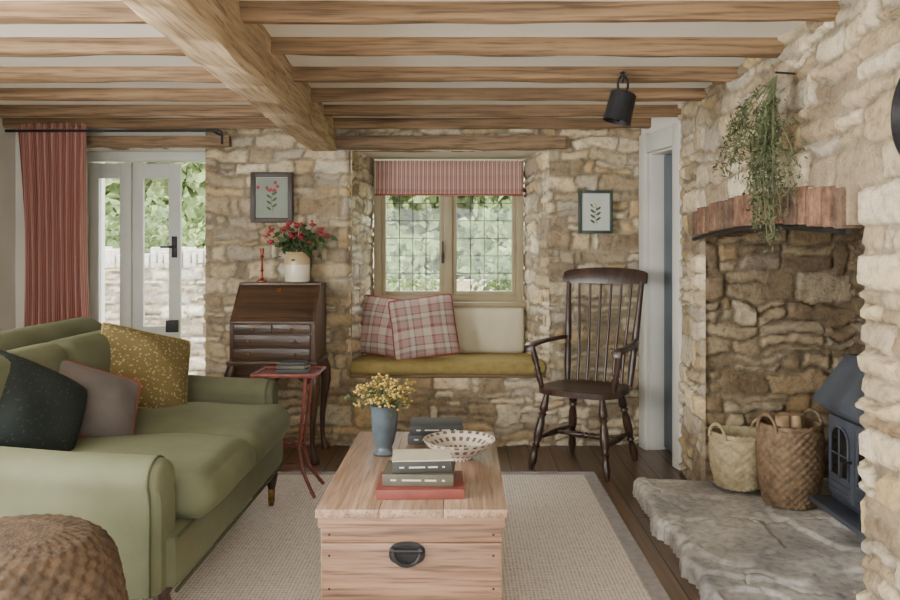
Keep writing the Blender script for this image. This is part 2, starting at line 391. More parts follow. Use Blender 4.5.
# ---------------------------------------------------------------- noise + stone
_tabs={}
def vn(x,y,seed):
    if seed not in _tabs: _tabs[seed]=np.random.default_rng(seed).random((256,256))
    T=_tabs[seed]; xi=np.floor(x).astype(int); yi=np.floor(y).astype(int); fx=x-xi; fy=y-yi
    fx=fx*fx*(3-2*fx); fy=fy*fy*(3-2*fy)
    a=T[xi%256,yi%256];b=T[(xi+1)%256,yi%256];c=T[xi%256,(yi+1)%256];d=T[(xi+1)%256,(yi+1)%256]
    return (a*(1-fx)+b*fx)*(1-fy)+(c*(1-fx)+d*fx)*fy
def fbm(x,y,seed,o=4):
    r=0;a=0.5;t=0
    for i in range(o): r=r+a*vn(x*2**i,y*2**i,seed+i); t+=a; a*=0.5
    return r/t
PAL=np.array([S(206,190,158)[:3],S(190,171,137)[:3],S(216,204,176)[:3],S(180,163,134)[:3],S(202,188,162)[:3],S(166,147,118)[:3],S(210,194,162)[:3],S(186,175,155)[:3],S(196,172,132)[:3],S(158,141,117)[:3]])
MORT=np.array(S(182,167,141)[:3])
def sm(x): x=np.clip(x,0,1); return x*x*(3-2*x)
def stone_sheet(b,O,U,V,Nn,w,h,seed,holes=(),res=0.010,hmax=0.026,tint=(1,1,1),cs=0.70,edges=True):
    rng=np.random.default_rng(seed)
    nu=max(2,int(w/res)); nv=max(2,int(h/res))
    u=np.linspace(0,w,nu+1); v=np.linspace(0,h,nv+1); UU,VV=np.meshgrid(u,v,indexing='ij')
    su=UU+0.040*(fbm(UU*8,VV*10,seed+10,4)-0.5)*2; sv=VV+0.040*(fbm(UU*7,VV*9,seed+20,4)-0.5)*2+0.04*(vn(UU*1.5,VV*1.5,seed+30)-0.5)
    cb=[-0.2]
    while cb[-1]<h+0.2: cb.append(cb[-1]+rng.uniform(0.06,0.18)*cs)
    cb=np.array(cb); ci=np.clip(np.searchsorted(cb,sv)-1,0,len(cb)-2)
    D=np.zeros_like(UU); RID=np.zeros(UU.shape); R2=np.zeros(UU.shape); LX=np.zeros(UU.shape); LY=np.zeros(UU.shape)
    for c in range(len(cb)-1):
        mk=ci==c
        xb=[-0.3-rng.random()*0.2]
        while xb[-1]<w+0.3: xb.append(xb[-1]+(rng.uniform(0.12,0.42) if rng.random()>0.22 else rng.uniform(0.06,0.12))*cs)
        xb=np.array(xb); nb=len(xb)
        split=np.where(rng.random(nb)<0.4,rng.uniform(0.35,0.65,nb),0)
        if cb[c+1]-cb[c]<0.09*cs: split=split*0
        ra=rng.random((nb,2)); rb=rng.random((nb,2))
        if not mk.any(): continue
        x=su[mk]; y=sv[mk]; j=np.clip(np.searchsorted(xb,x)-1,0,nb-2)
        y0=np.full(x.shape,cb[c]); y1=np.full(x.shape,cb[c+1]); sp=split[j]; ym=y0+(y1-y0)*sp
        hs=sp>0; top=hs&(y>ym); bot=hs&(y<=ym); y0=np.where(top,ym,y0); y1=np.where(bot,ym,y1); k=top.astype(int)
        dx=np.minimum(x-xb[j],xb[j+1]-x); dy=np.minimum(y-y0,y1-y); r=0.02
        d=np.minimum(dx,dy); cor=(dx<r)&(dy<r)
        d=np.where(cor,r-np.sqrt((r-dx)**2+(r-dy)**2),d)
        D[mk]=d; RID[mk]=ra[j,k]; R2[mk]=rb[j,k]
        LX[mk]=(x-(xb[j]+xb[j+1])/2)/(xb[j+1]-xb[j]); LY[mk]=(y-(y0+y1)/2)/(y1-y0)
    g=0.003+0.009*fbm(UU*5,VV*5,seed+40,2)
    e=sm((D-g)/0.010)
    f1=fbm(UU*14,VV*14,seed+50,5)
    H=e*(0.006+hmax*0.6*R2+0.013*(RID-0.5)*LX*2+0.011*(R2-0.5)*LY*2)+0.016*(f1-0.5)+0.02*(vn(UU*1.3,VV*1.3,seed+60)-0.5)
    idx=(RID*997).astype(int)%len(PAL); C=PAL[idx]*(0.78+0.34*R2[...,None])*(0.70+0.60*fbm(UU*7,VV*7,seed+70,5)[...,None])
    stn=sm((fbm(UU*2.2,VV*2.2,seed+80,4)-0.5)/0.2)[...,None]
    C=C*(1-stn*np.array([0.05,0.11,0.20]))
    e2=sm((D-g+0.004)/0.010)[...,None]
    mvar=(0.45+0.85*fbm(UU*9,VV*9,seed+90,3))[...,None]
    C=C*e2+MORT*0.68*mvar*(1-e2)
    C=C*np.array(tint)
    ed=np.full(UU.shape,9.0); keep=np.ones(UU.shape,bool)
    for (a0,a1,b0,b1) in holes:
        ins=(UU>a0)&(UU<a1)&(VV>b0)&(VV<b1); keep&=~ins
        ox=np.maximum(np.maximum(a0-UU,UU-a1),0); oy=np.maximum(np.maximum(b0-VV,VV-b1),0); ed=np.minimum(ed,np.sqrt(ox**2+oy**2))
    if edges: ed=np.minimum(ed,np.minimum(UU,w-UU))
    k=np.sqrt(np.clip(1-(1-np.clip(ed/0.035,0,1))**2,0,1)); H=H*k-0.02*(1-k)
    O=np.array(O);U=np.array(U,float);V=np.array(V,float);Nn=np.array(Nn,float)
    P=O+UU[...,None]*U+VV[...,None]*V+H[...,None]*Nn
    I=np.arange(P.shape[0]*P.shape[1]).reshape(P.shape[:2])
    fk=keep[:-1,:-1]|keep[1:,:-1]|keep[:-1,1:]|keep[1:,1:]
    q=np.stack([I[:-1,:-1],I[1:,:-1],I[1:,1:],I[:-1,1:]],-1)[fk]
    if np.dot(np.cross(U,V),Nn)<0: q=q[:,::-1]
    C=np.concatenate([C,np.ones(C.shape[:2]+(1,))],-1)
    b.add(P.reshape(-1,3).tolist(),q.tolist(),'stone',None,uv=[(0.0,0.0)]*I.size,col=C.reshape(-1,4).tolist())

# ================================================================ ROOM
CZ=2.022
b=B('floor'); b.box(-2.95,2.2,-1.7,5.6,-0.1,0,'floor'); b.finish()
b=B('ceiling'); b.box(-2.95,2.2,-1.7,5.6,CZ,CZ+0.12,'ceil'); b.finish()

b=B('wall_far')
b.box(-1.58,-0.74,5.03,5.58,0,CZ,'plaster')
b.box(0.56,1.6,5.03,5.58,0,CZ,'plaster')
b.box(-0.74,0.56,5.03,5.58,0,0.43,'plaster')
b.box(-0.76,0.58,5.03,5.58,1.845,CZ,'plaster')
b.box(-0.74,0.56,5.52,5.58,0.43,0.85,'plaster')
b.prism([(-0.76,5.03),(-0.72,5.03),(-0.61,5.58),(-0.76,5.58)],'z',0.4,1.86,'plaster')
b.prism([(0.58,5.03),(0.54,5.03),(0.43,5.58),(0.58,5.58)],'z',0.4,1.86,'plaster')
stone_sheet(b,(-1.61,5.0,0),(1,0,0),(0,0,1),(0,-1,0),2.75,CZ,11,holes=[(0.91,2.13,0.44,1.85)])
L=math.hypot(0.11,0.52)
stone_sheet(b,(-0.705,4.99,0.44),(0.10/L,0.52/L,0),(0,0,1),(0.52/L,-0.10/L,0),L,1.42,23,tint=(1.2,1.25,1.32),hmax=0.015)  # tint pales the left reveal: window light put into the stone colour
stone_sheet(b,(0.525,4.99,0.44),(-0.10/L,0.52/L,0),(0,0,1),(-0.52/L,-0.10/L,0),L,1.42,29,tint=(1.2,1.25,1.32),hmax=0.015)  # right reveal likewise paled, its lit look put into the tint
stone_sheet(b,(-1.60,5.0,0),(0,1,0),(0,0,1),(-1,0,0),0.55,CZ,31,hmax=0.02)
b.box(-2.95,-2.49,5.0,5.58,0,CZ,'plaster')
b.box(-2.5,-1.55,5.03,5.58,1.86,CZ,'plaster')
b.finish(70)
def beam(b,x0,x1,y0,y1,z0,z1,axis,mat,seed,amp=0.008,n=40,bow=0.0):
    V=[];F=[]
    ch=0.010
    for i in range(n+1):
        t=i/n
        w=(y1-y0) if axis=='x' else (x1-x0); h=z1-z0
        pts=[]
        for (a,c) in [(-1+2*ch/w,-1),(1-2*ch/w,-1),(1,-1+2*ch/h),(1,1),(-1,1),(-1,-1+2*ch/h)]:
            k=len(pts)
            o1=amp*(float(fbm(np.array(t*n*0.23),np.array(k*3.1),seed,3))-0.5)*2; o2=amp*(float(fbm(np.array(t*n*0.23),np.array(k*3.1+50),seed+5,3))-0.5)*2
            if c==1: o2=0
            pts.append((a*w/2+o1,c*h/2+o2-(bow*math.sin(pi*t) if c<1 else 0)))
        for p in pts:
            if axis=='x': V.append((x0+(x1-x0)*t,(y0+y1)/2+p[0],(z0+z1)/2+p[1]))
            else: V.append(((x0+x1)/2+p[0],y0+(y1-y0)*t,(z0+z1)/2+p[1]))
    for i in range(n):
        for j in range(6): F.append([i*6+j,i*6+(j+1)%6,(i+1)*6+(j+1)%6,(i+1)*6+j])
    F.append(list(range(6))[::-1]); F.append([n*6+j for j in range(6)])
    b.add(V,F,mat)
b=B('window_lintel'); beam(b,-0.80,0.64,4.93,5.1,1.845,1.925,'x','lintel',5,0.01); b.finish()
b=B('door_lintel'); beam(b,-2.5,-1.44,4.94,5.1,1.86,1.925,'x','lintel',6,0.01); b.finish()
b=B('ceiling_joists')
for i,y in enumerate([0.3,0.75,1.2,1.66,2.12,2.58,3.02,3.50,3.96,4.42,4.86]):
    beam(b,-2.79,1.24,y-0.005,y+0.050,1.962+(i%3-1)*0.004,CZ,'x','joist',40+i,0.009,60,0.005*((i*7)%3-1))
b.finish()
b=B('main_beam')
beam(b,-0.08,0.08,-1.5,4.98,1.83,CZ,'y','beam',77,0.014,90)
for i,p in enumerate(b.v):
    x,y,z=p; b.v[i]=(x-0.862+(5.0-y)*0.030,y,z)
b.finish()

b=B('wall_left')
b.box(-2.95,-2.79,-1.7,-0.4,0,CZ,'plaster'); b.box(-2.95,-2.79,2.0,5.1,0,CZ,'plaster')
b.box(-2.95,-2.79,-0.4,2.0,0,0.75,'plaster'); b.box(-2.95,-2.79,-0.4,2.0,1.88,CZ,'plaster'); b.finish()  # unseen opening left in this wall, added to admit the side fill
b=B('wall_rear')
b.box(-2.95,-1.5,-1.7,-1.55,0,CZ,'plaster'); b.box(0.8,2.2,-1.7,-1.55,0,CZ,'plaster')
b.box(-1.5,0.8,-1.7,-1.55,0,0.75,'plaster'); b.box(-1.5,0.8,-1.7,-1.55,1.88,CZ,'plaster'); b.finish()  # unseen opening behind the camera, added to admit the rear fill

b=B('wall_right')
b.box(1.24,2.2,4.10,4.44,0,CZ,'plaster')
b.box(1.24,2.2,-1.6,2.38,0,CZ,'plaster')
b.box(2.02,2.2,2.38,4.10,0,CZ,'plaster')
b.box(1.24,1.46,2.38,4.10,1.42,CZ,'plaster')
b.box(1.46,2.02,2.38,4.10,1.85,CZ,'plaster')  # unseen cap inside the chimney, added to block light
stone_sheet(b,(1.21,4.45,0),(0,-1,0),(0,0,1),(-1,0,0),3.45,CZ,53,holes=[(0.41,2.03,-1,1.38)],hmax=0.036,cs=0.80)
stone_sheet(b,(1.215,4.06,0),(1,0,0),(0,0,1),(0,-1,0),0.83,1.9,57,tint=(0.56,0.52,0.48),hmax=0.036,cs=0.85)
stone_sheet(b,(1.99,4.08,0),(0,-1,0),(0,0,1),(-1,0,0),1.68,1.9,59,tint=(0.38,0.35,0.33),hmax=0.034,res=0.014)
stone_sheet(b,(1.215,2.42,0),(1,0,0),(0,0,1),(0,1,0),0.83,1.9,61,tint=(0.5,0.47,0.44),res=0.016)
b.finish(70)

b=B('fireplace_brick_lintel')
y=2.44; i=0
while y<4.03:
    t=(y-2.4)/1.65; z=1.285+0.035*math.sin(pi*t)
    j=R.uniform(-0.008,0.008); sag=R.uniform(-0.008,0.006)
    b.box(1.158+j,1.40,y,y+0.056,z+sag*0.4,z+0.130+sag,'brick' if R.random()<0.6 else 'brick2',0.007)
    y+=0.067; i+=1
for k in range(24):
    ya=2.42+1.62*k/24; t=(ya+0.034-2.4)/1.65; z=1.285+0.035*math.sin(pi*t)
    b.box(1.172,1.39,ya,ya+1.62/24,z+0.008,z+0.128,'mortar')
pts=[(1.17,2.42+1.62*k/20,1.275+0.035*math.sin(pi*k/20)) for k in range(21)]
b.tube(pts,0.010,'iron',8)
b.finish()

P0=Vector((1.10,5.0,0)); d=Vector((0.11,-0.56,0)).normalized(); ang=math.atan2(d.y,d.x)
DM=Matrix.Translation(P0)@Matrix.Rotation(ang,4,'Z')
b=B('wall_right_end')
b.box(0,0.12,0.02,0.16,0,CZ,'plaster',Mx=DM); b.box(0.12,0.50,0.02,0.16,1.82,CZ,'plaster',Mx=DM); b.box(0.50,0.575,0.02,0.16,0,CZ,'plaster',Mx=DM)
b.finish()
b=B('trim_door_casing')
b.box(0.03,0.13,-0.01,0.03,0,1.93,'white',0.006,DM); b.box(0.495,0.585,-0.012,0.03,0,1.93,'white',0.006,DM)
b.box(0.13,0.495,-0.008,0.03,1.81,1.925,'white',0.006,DM)
b.box(0.115,0.135,0.02,0.16,0,1.82,'white',0.003,DM); b.box(0.49,0.51,0.02,0.16,0,1.82,'white',0.003,DM); b.box(0.12,0.5,0.025,0.155,1.8,1.825,'white',0.003,DM)
b.finish()
b=B('door_2')
b.box(0.137,0.488,0.115,0.15,0.01,1.80,'blue',0.004,DM)
for x in (0.14,0.26,0.375): b.box(x,x+0.11,0.108,0.118,0.02,1.79,'blue',0.003,DM)
b.sphere((0.45,0.09,0.95),0.02,'brass',10,Mx=DM)
b.finish()
b=B('wall_lobby'); b.box(1.42,2.2,4.46,5.02,0,CZ,'plaster'); b.finish()

# ---------------------------------------------------------------- hearth
b=B('hearth_slab')
ny=200; nx=140
ys=np.linspace(2.12,4.03,ny+1); V=[];F=[]
for i in range(ny+1):
    y=ys[i]
    xl=0.845+0.045*(float(fbm(np.array(y*5.0),np.array(1.0),91,4))-0.5)*2
    if y>3.85: xl+=(y-3.85)**2*1.5
    if y<2.3: xl+=(2.3-y)**2*2
    xr=1.985 if 2.44<y<4.03 else 1.19
    X=xl+(xr-xl)*np.linspace(0,1,nx+1); Y=np.full(nx+1,y)
    f=fbm(X*1.5+3,Y*1.5,95,3)+0.05*(fbm(X*9,Y*9,99,3)-0.5)
    rd=np.abs(fbm(X*1.6+9,Y*1.6,130,4)-0.5)
    q=f*7; lay=(np.floor(q)+sm((q-np.floor(q)-0.86)/0.14))/7
    Z=0.074+0.085*(lay-0.5)+0.016*(fbm(X*5,Y*5,97,3)-0.5)+0.003*(fbm(X*30,Y*30,98,2)-0.5)-0.010*sm(1-rd/0.008)
    e=np.minimum(1,np.minimum((X-xl)/0.03,min((4.035-y)/0.03,(y-2.115)/0.03))); Z=Z-0.018*(1-e)**2
    V+=[(float(a),float(y),float(c)) for a,c in zip(X,Z)]
for i in range(ny):
    for j in range(nx): a=i*(nx+1)+j; F.append([a,a+1,a+nx+2,a+nx+1])
def skirt(idx):
    o=len(V)
    for k in idx: V.append((V[k][0]+0.006*math.sin(k*0.9),V[k][1],0.001))
    for k in range(len(idx)-1): F.append([idx[k],idx[k+1],o+k+1,o+k])
skirt([i*(nx+1) for i in range(ny+1)]); skirt([i*(nx+1)+nx for i in range(ny+1)]); skirt(list(range(nx+1))); skirt([ny*(nx+1)+j for j in range(nx+1)])
b.add(V,F,'hearth'); b.finish(60)

b=B('rug'); b.box(-1.9,0.655,0.6,4.30,0.001,0.012,'rug')
b.box(0.655,0.72,0.6,4.36,0.001,0.0125,'rugedge'); b.box(-1.9,0.655,4.30,4.36,0.001,0.0125,'rugedge'); b.finish()

# ---------------------------------------------------------------- window
b=B('window_1')
x0,x1,z0,z1=-0.60,0.42,0.86,1.83; yf,yb=5.44,5.52
b.box(x0,x0+0.05,yf,yb,z0,z1,'winframe',0.005); b.box(x1-0.05,x1,yf,yb,z0,z1,'winframe',0.005)
b.box(x0+0.02,x1-0.02,yf+0.003,yb-0.003,z0,z0+0.05,'winframe',0.005); b.box(x0+0.02,x1-0.02,yf+0.003,yb-0.003,z1-0.05,z1,'winframe',0.005)
b.box(-0.125,-0.065,yf-0.002,yb,z0+0.01,z1-0.01,'winframe',0.005)
b.box(x0-0.02,x1+0.02,5.38,5.46,0.835,0.868,'winframe',0.006)
for a,c in ((x0+0.05,-0.125),(-0.065,x1-0.05)):
    b.box(a,a+0.03,yf+0.02,yb-0.01,z0+0.05,z1-0.05,'winframe',0.004); b.box(c-0.03,c,yf+0.02,yb-0.01,z0+0.05,z1-0.05,'winframe',0.004)
    b.box(a,c,yf+0.022,yb-0.012,z0+0.05,z0+0.08,'winframe',0.004)
    for k in range(1,4): xx=a+0.03+(c-a-0.06)*k/4; b.box(xx-0.003,xx+0.003,yf+0.04,yf+0.046,z0+0.08,z1-0.05,'lead')
    for k in range(1,7): zz=z0+0.08+(z1-z0-0.13)*k/7; b.box(a+0.03,c-0.03,yf+0.038,yf+0.045,zz-0.003,zz+0.003,'lead')
    b.box(a+0.03,c-0.03,yf+0.050,yf+0.053,z0+0.08,z1-0.05,'glass')
b.tube([(-0.13,5.425,1.15),(-0.13,5.41,1.20),(-0.13,5.41,1.28)],0.006,'iron'); b.box(-0.14,-0.12,5.43,5.44,1.13,1.2,'iron')
b.finish()
b=B('roman_blind')
nz=40; nxx=30; V=[];F=[];UV=[]
for i in range(nz+1):
    t=i/nz; z=1.815-0.225*t
    yy=5.395-0.012*abs(math.sin(t*pi*2.5))-0.02*t
    if t>0.86: yy-=0.008
    for j in range(nxx+1):
        s_=j/nxx; V.append((-0.585+0.99*s_,yy,z-0.006*math.sin(pi*s_)*t)); UV.append((s_,t))
for i in range(nz):
    for j in range(nxx): a=i*(nxx+1)+j; F.append([a,a+1,a+nxx+2,a+nxx+1])
b.add(V,F,'blind',uv=UV)
b.box(-0.585,0.405,5.40,5.425,1.60,1.825,'blind')
b.box(-0.585,0.405,5.355,5.385,1.585,1.597,'redpipe',0.003)
b.finish(60)
b=B('window_seat')
b.soft(-0.70,0.525,4.94,5.44,0.445,0.525,0.035,'mustard',(0,0,0.006),14)
b.box(-0.70,0.52,4.97,5.44,0.425,0.448,'lintel',0.004)
b.soft(-0.60,-0.09,5.36,5.44,0.525,0.835,0.035,'cream',(0,0.012,0),10)
b.soft(-0.09,0.42,5.36,5.44,0.525,0.835,0.035,'cream',(0,0.012,0),10)
b.finish()
b=B('plaid_cushion'); b.pillow(0.39,0.40,0.15,'plaid',TM((-0.50,5.235,0.72),(74,6,-14)),pipe='redpipe',seed=3); b.finish(80)
b=B('plaid_cushion'); b.pillow(0.43,0.41,0.16,'plaid',TM((-0.245,5.14,0.725),(72,-7,6)),pipe='redpipe',seed=5); b.finish(80)

# ---------------------------------------------------------------- garden door
b=B('door_1')
yf,yb=5.22,5.28
b.box(-2.49,-2.44,yf-0.02,yb+0.02,0,1.86,'greenwhite',0.004); b.box(-1.61,-1.565,yf+0.0,yb+0.02,0,1.86,'greenwhite',0.004); b.box(-2.45,-1.6,yf-0.015,yb+0.015,1.80,1.86,'greenwhite',0.004)
def leaf(b,w,Mx):
    b.box(0,0.065,-0.022,0.022,0.02,1.79,'greenwhite',0.004,Mx); b.box(w-0.075,w,-0.022,0.022,0.02,1.79,'greenwhite',0.004,Mx)
    for za,zb in ((1.69,1.787),(0.62,0.72),(0.022,0.2)): b.box(0.06,w-0.07,-0.019,0.019,za,zb,'greenwhite',0.004,Mx)
    b.box(0.06,w-0.06,-0.010,0.010,0.2,0.62,'greenwhite',0,Mx); b.box(0.065,w-0.075,-0.003,0.003,0.72,1.69,'glass',0,Mx)
leaf(b,0.275,TM((-2.438,5.25,0)))
Mh=TM((-2.155,5.25,0),(0,0,8))
leaf(b,0.30,Mh)
b.tube([(0.262,-0.02,1.24),(0.262,-0.055,1.24),(0.18,-0.06,1.24)],0.008,'iron',8,Mh); b.box(0.245,0.28,-0.03,-0.02,1.17,1.31,'iron',0.002,Mh)
b.box(0.21,0.29,-0.045,-0.02,0.68,0.76,'iron',0.004,Mh)
b.finish()
b=B('curtain')
nz=40; nxx=140; V=[];F=[];UV=[]
for i in range(nz+1):
    t=i/nz; z=1.985-1.965*t; pin=1-0.10*math.sin(pi*min(1,t*1.3))
    for j in range(nxx+1):
        s_=j/nxx; x=-2.70+0.42*(0.5+(s_-0.5)*pin)+0.02*math.sin(t*2)
        yy=4.86+(0.028+0.012*t)*math.sin(s_*2*pi*9+0.6*math.sin(t*3))+0.01*math.sin(s_*31+t*2)
        z2=z+0.004*math.sin(s_*60) if t<0.04 else z
        V.append((x,yy,z2)); UV.append((s_,t))
for i in range(nz):
    for j in range(nxx): a=i*(nxx+1)+j; F.append([a,a+1,a+nxx+2,a+nxx+1])
b.add(V,F,'curtain',uv=UV); b.finish(80)
b=B('curtain_pole')
b.tube([(-2.74,4.80,1.935),(-1.46,4.80,1.935),(-1.445,4.80,1.93),(-1.44,4.80,1.90),(-1.44,4.80,1.855)],0.008,'iron',10)
b.tube([(-1.5,4.80,1.935),(-1.5,4.97,1.935)],0.007,'iron')
b.finish()

# ---------------------------------------------------------------- sofa
b=B('sofa')
b.soft(-1.80,-0.84,2.36,3.80,0.21,0.38,0.03,'velvet',cuts=8)
for k,(ya,yb_) in enumerate(((2.475,3.085),(3.09,3.70))):
    b.soft(-1.56,-0.785,ya,yb_,0.365,0.515,0.068,'velvet',(0.016,0,0.030),18,wob=0.005,seed=k)
bm=[( -1.62,0.36),(-1.66,0.82),(-1.685,0.885),(-1.74,0.915),(-1.80,0.90),(-1.835,0.84),(-1.80,0.5),(-1.79,0.21),(-1.62,0.21)]
def arm(b,ya,yb_,out,x0,x1,mat):
    yc=(ya+yb_)/2; w=(yb_-ya)
    zt=0.60; r=0.062
    prof=[(yc-w*0.42,0.21),(yc-w*0.42,0.5)]
    for k in range(13):
        a=pi*1.15-(pi*1.3)*k/12
        prof.append((yc+out*0.012+r*1.25*math.cos(a),zt-0.035+r*math.sin(a)))
    prof+=[(yc+w*0.42,0.5),(yc+w*0.42,0.21)]
    n=len(prof); xs=[x0,(x0*2+x1)/3,(x0+x1*2)/3,x1-0.06,x1-0.03,x1-0.01,x1]; sc=[1,1,1,1,0.97,0.9,0.8]
    V=[];F=[]
    for x,s_ in zip(xs,sc):
        sag=0.02*((x-x0)/(x1-x0))
        for (y,z) in prof: V.append((x,yc+(y-yc)*s_,0.38+(z-0.38)*(1-(1-s_)*0.35)-sag*(z>0.4)+ (0.05*(1-(x-x0)/(x1-x0))**2 if z>0.4 else 0)))
    for i in range(len(xs)-1):
        for j in range(n-1): F.append([i*n+j,i*n+j+1,(i+1)*n+j+1,(i+1)*n+j])
        F.append([i*n+n-1,i*n,(i+1)*n,(i+1)*n+n-1])
    F.append([(len(xs)-1)*n+j for j in range(n)]); F.append(list(range(n))[::-1])
    b.add(V,F,mat)
    P=[V[(len(xs)-3)*n+j] for j in range(n)]
    b.tube(P,0.005,'velvet_dk',6)
arm(b,2.30,2.47,-1,-1.78,-0.875,'velvet'); arm(b,3.70,3.87,1,-1.78,-0.885,'velvet')
V=[];F=[]; ns=24
def smoothprof(p):
    q=p[:]
    for _ in range(2):
        r=[]
        for i in range(len(q)):
            a=q[i]; c=q[(i+1)%len(q)]
            r.append((a[0]*0.75+c[0]*0.25,a[1]*0.75+c[1]*0.25)); r.append((a[0]*0.25+c[0]*0.75,a[1]*0.25+c[1]*0.75))
        q=r
    return q
sp=smoothprof(bm); n=len(sp)
for i in range(ns+1):
    t=i/ns; y=2.33+(3.84-2.33)*t; e=abs(2*t-1)
    drop=0.0 if e<0.85 else 0.10*((e-0.85)/0.15)**2
    s_=1 if e<0.93 else 1-0.5*((e-0.93)/0.07)**2
    for (x,z) in sp:
        zz=z-(drop*(z-0.5)/0.4 if z>0.5 else 0); V.append((-1.72+(x+1.72)*s_,y,zz))
for i in range(ns):
    for j in range(n): F.append([i*n+j,i*n+(j+1)%n,(i+1)*n+(j+1)%n,(i+1)*n+j])
F.append(list(range(n))[::-1]); F.append([ns*n+j for j in range(n)])
b.add(V,F,'velvet')
for k,(ya,yb_) in enumerate(((2.48,3.085),(3.09,3.70))):
    Mc=TM((-1.56,(ya+yb_)/2,0.67),(0,-8,0))
    b.soft(-0.075,0.075,-(yb_-ya)/2,(yb_-ya)/2,-0.19,0.20,0.06,'velvet',(0.03,0,0),12,Mx=Mc)
b.tube([(-0.842,2.36,0.37),(-0.842,3.80,0.37)],0.006,'velvet_dk',6)
b.tube([(-0.842,2.36,0.215),(-0.842,3.80,0.215)],0.006,'velvet_dk',6)
for (x,y) in ((-0.90,2.40),(-0.90,3.78),(-1.74,2.40),(-1.74,3.78)):
    b.turned((x,y,0.22),(x,y,0.055),[(0,0.028),(0.1,0.032),(0.2,0.022),(0.35,0.03),(0.55,0.024),(0.85,0.013),(1,0.015)],'dark_z')
    b.turned((x,y,0.10),(x,y,0.05),[(0,0.014),(0.3,0.017),(1,0.015)],'brass')
    b.tube([(x-0.009,y,0.0335),(x+0.009,y,0.0335)],0.021,'brass',14)
    b.box(x-0.014,x-0.010,y-0.008,y+0.008,0.03,0.06,'brass'); b.box(x+0.010,x+0.014,y-0.008,y+0.008,0.03,0.06,'brass')
b.finish(50)
b=B('mustard_cushion'); b.pillow(0.42,0.37,0.15,'mustpat',TM((-1.38,3.48,0.70),(64,16,42)),pipe='mustard',seed=8); b.finish(80)
b=B('grey_velvet_cushion'); b.pillow(0.40,0.30,0.14,'greyvel',TM((-1.41,3.01,0.645),(58,22,42)),pipe='redpipe',seed=9,pr=0.010); b.finish(80)
b=B('dark_floral_cushion'); b.pillow(0.38,0.37,0.20,'darkpat',TM((-1.47,2.70,0.665),(60,30,46)),pipe='bk_dk',seed=10,pinch=0.0); b.finish(80)

# ---------------------------------------------------------------- woven pouf
def woven(b,prof,mat,Mx,n=40,amp=0.006,seg=4):
    def wob(a,i): return amp*math.sin(a*n/2+(i//2)*pi)*(1 if prof[i][0]>0.03 else 0)
    b.lathe(prof,mat,n*seg,Mx,wob)
def densify(p,step):
    o=[p[0]]
    for a,c in zip(p,p[1:]):
        L=math.hypot(c[0]-a[0],c[1]-a[1]); k=max(1,int(L/step))
        for i in range(1,k+1): o.append((a[0]+(c[0]-a[0])*i/k,a[1]+(c[1]-a[1])*i/k))
    return o
b=B('woven_pouf')
pr=[(0.20,0.0)]+[(0.245+0.03*math.sin(pi*t/10),0.03+0.44*t/10) for t in range(11)]+[(0.225,0.505),(0.19,0.53),(0.12,0.542),(0.001,0.545)]
woven(b,densify(pr,0.009),'wicker_dk',TM((-1.07,1.86,0.0135)),n=72,amp=0.005); b.finish(80)

# ---------------------------------------------------------------- trunk
b=B('pine_trunk')
x0,x1,y0,y1=-0.405,0.115,2.29,3.25
b.box(x0+0.01,x1-0.01,y0+0.01,y1-0.01,0.02,0.44,'pine_x')
for za,zb in ((0.016,0.12),(0.122,0.38),(0.382,0.425)):
    b.box(x0+0.003,x1-0.003,y0,y0+0.03,za,zb,'pine_x',0.003); b.box(x0+0.003,x1-0.003,y1-0.03,y1,za,zb,'pine_x',0.003)
    b.box(x0,x0+0.03,y0+0.002,y1-0.002,za,zb,'pine_y',0.003); b.box(x1-0.03,x1,y0+0.002,y1-0.002,za,zb,'pine_y',0.003)
b.box(x0-0.012,x1+0.012,y0-0.012,y1+0.012,0.0135,0.07,'pine_x',0.006)
nb=3; ww=(x1-x0+0.03)/nb
for i in range(nb): b.box(x0-0.015+ww*i+0.0006,x0-0.015+ww*(i+1)-0.0006,y0-0.010,y1+0.010,0.455,0.48,'pine_y',0.002)
b.box(x0-0.006,x1+0.006,y0-0.005,y0+0.02,0.425,0.457,'pine_x',0.004); b.box(x0-0.008,x0+0.01,y0-0.004,y1+0.004,0.425,0.457,'pine_y',0.004); b.box(x1-0.01,x1+0.008,y0-0.004,y1+0.004,0.425,0.457,'pine_y',0.004)
for xx in (x0+0.025,x1-0.025):
    for zz in (0.15,0.25,0.345,0.405): b.sphere((xx,y0-0.0005,zz),0.0035,'iron',6,(1,0.4,1))
hx,hz=-0.157,0.352
pl=[(hx+0.052*math.cos(a),hz+0.034*math.copysign(abs(math.sin(a))**0.7,math.sin(a))) for a in [2*pi*k/28 for k in range(28)]]
b.prism(pl,'y',y0-0.004,y0+0.001,'iron')
b.tube([(hx-0.038,y0-0.012,hz+0.008)]+[(hx-0.038*math.cos(pi*k/12),y0-0.016-0.006*math.sin(pi*k/12),hz+0.006-0.034*math.sin(pi*k/12)) for k in range(13)],0.0055,'iron',8)
b.tube([(hx-0.045,y0-0.012,hz+0.01),(hx+0.045,y0-0.012,hz+0.01)],0.006,'iron',8)
b.sphere((hx-0.04,y0-0.008,hz+0.01),0.010,'iron'); b.sphere((hx+0.04,y0-0.008,hz+0.01),0.010,'iron')
b.finish()

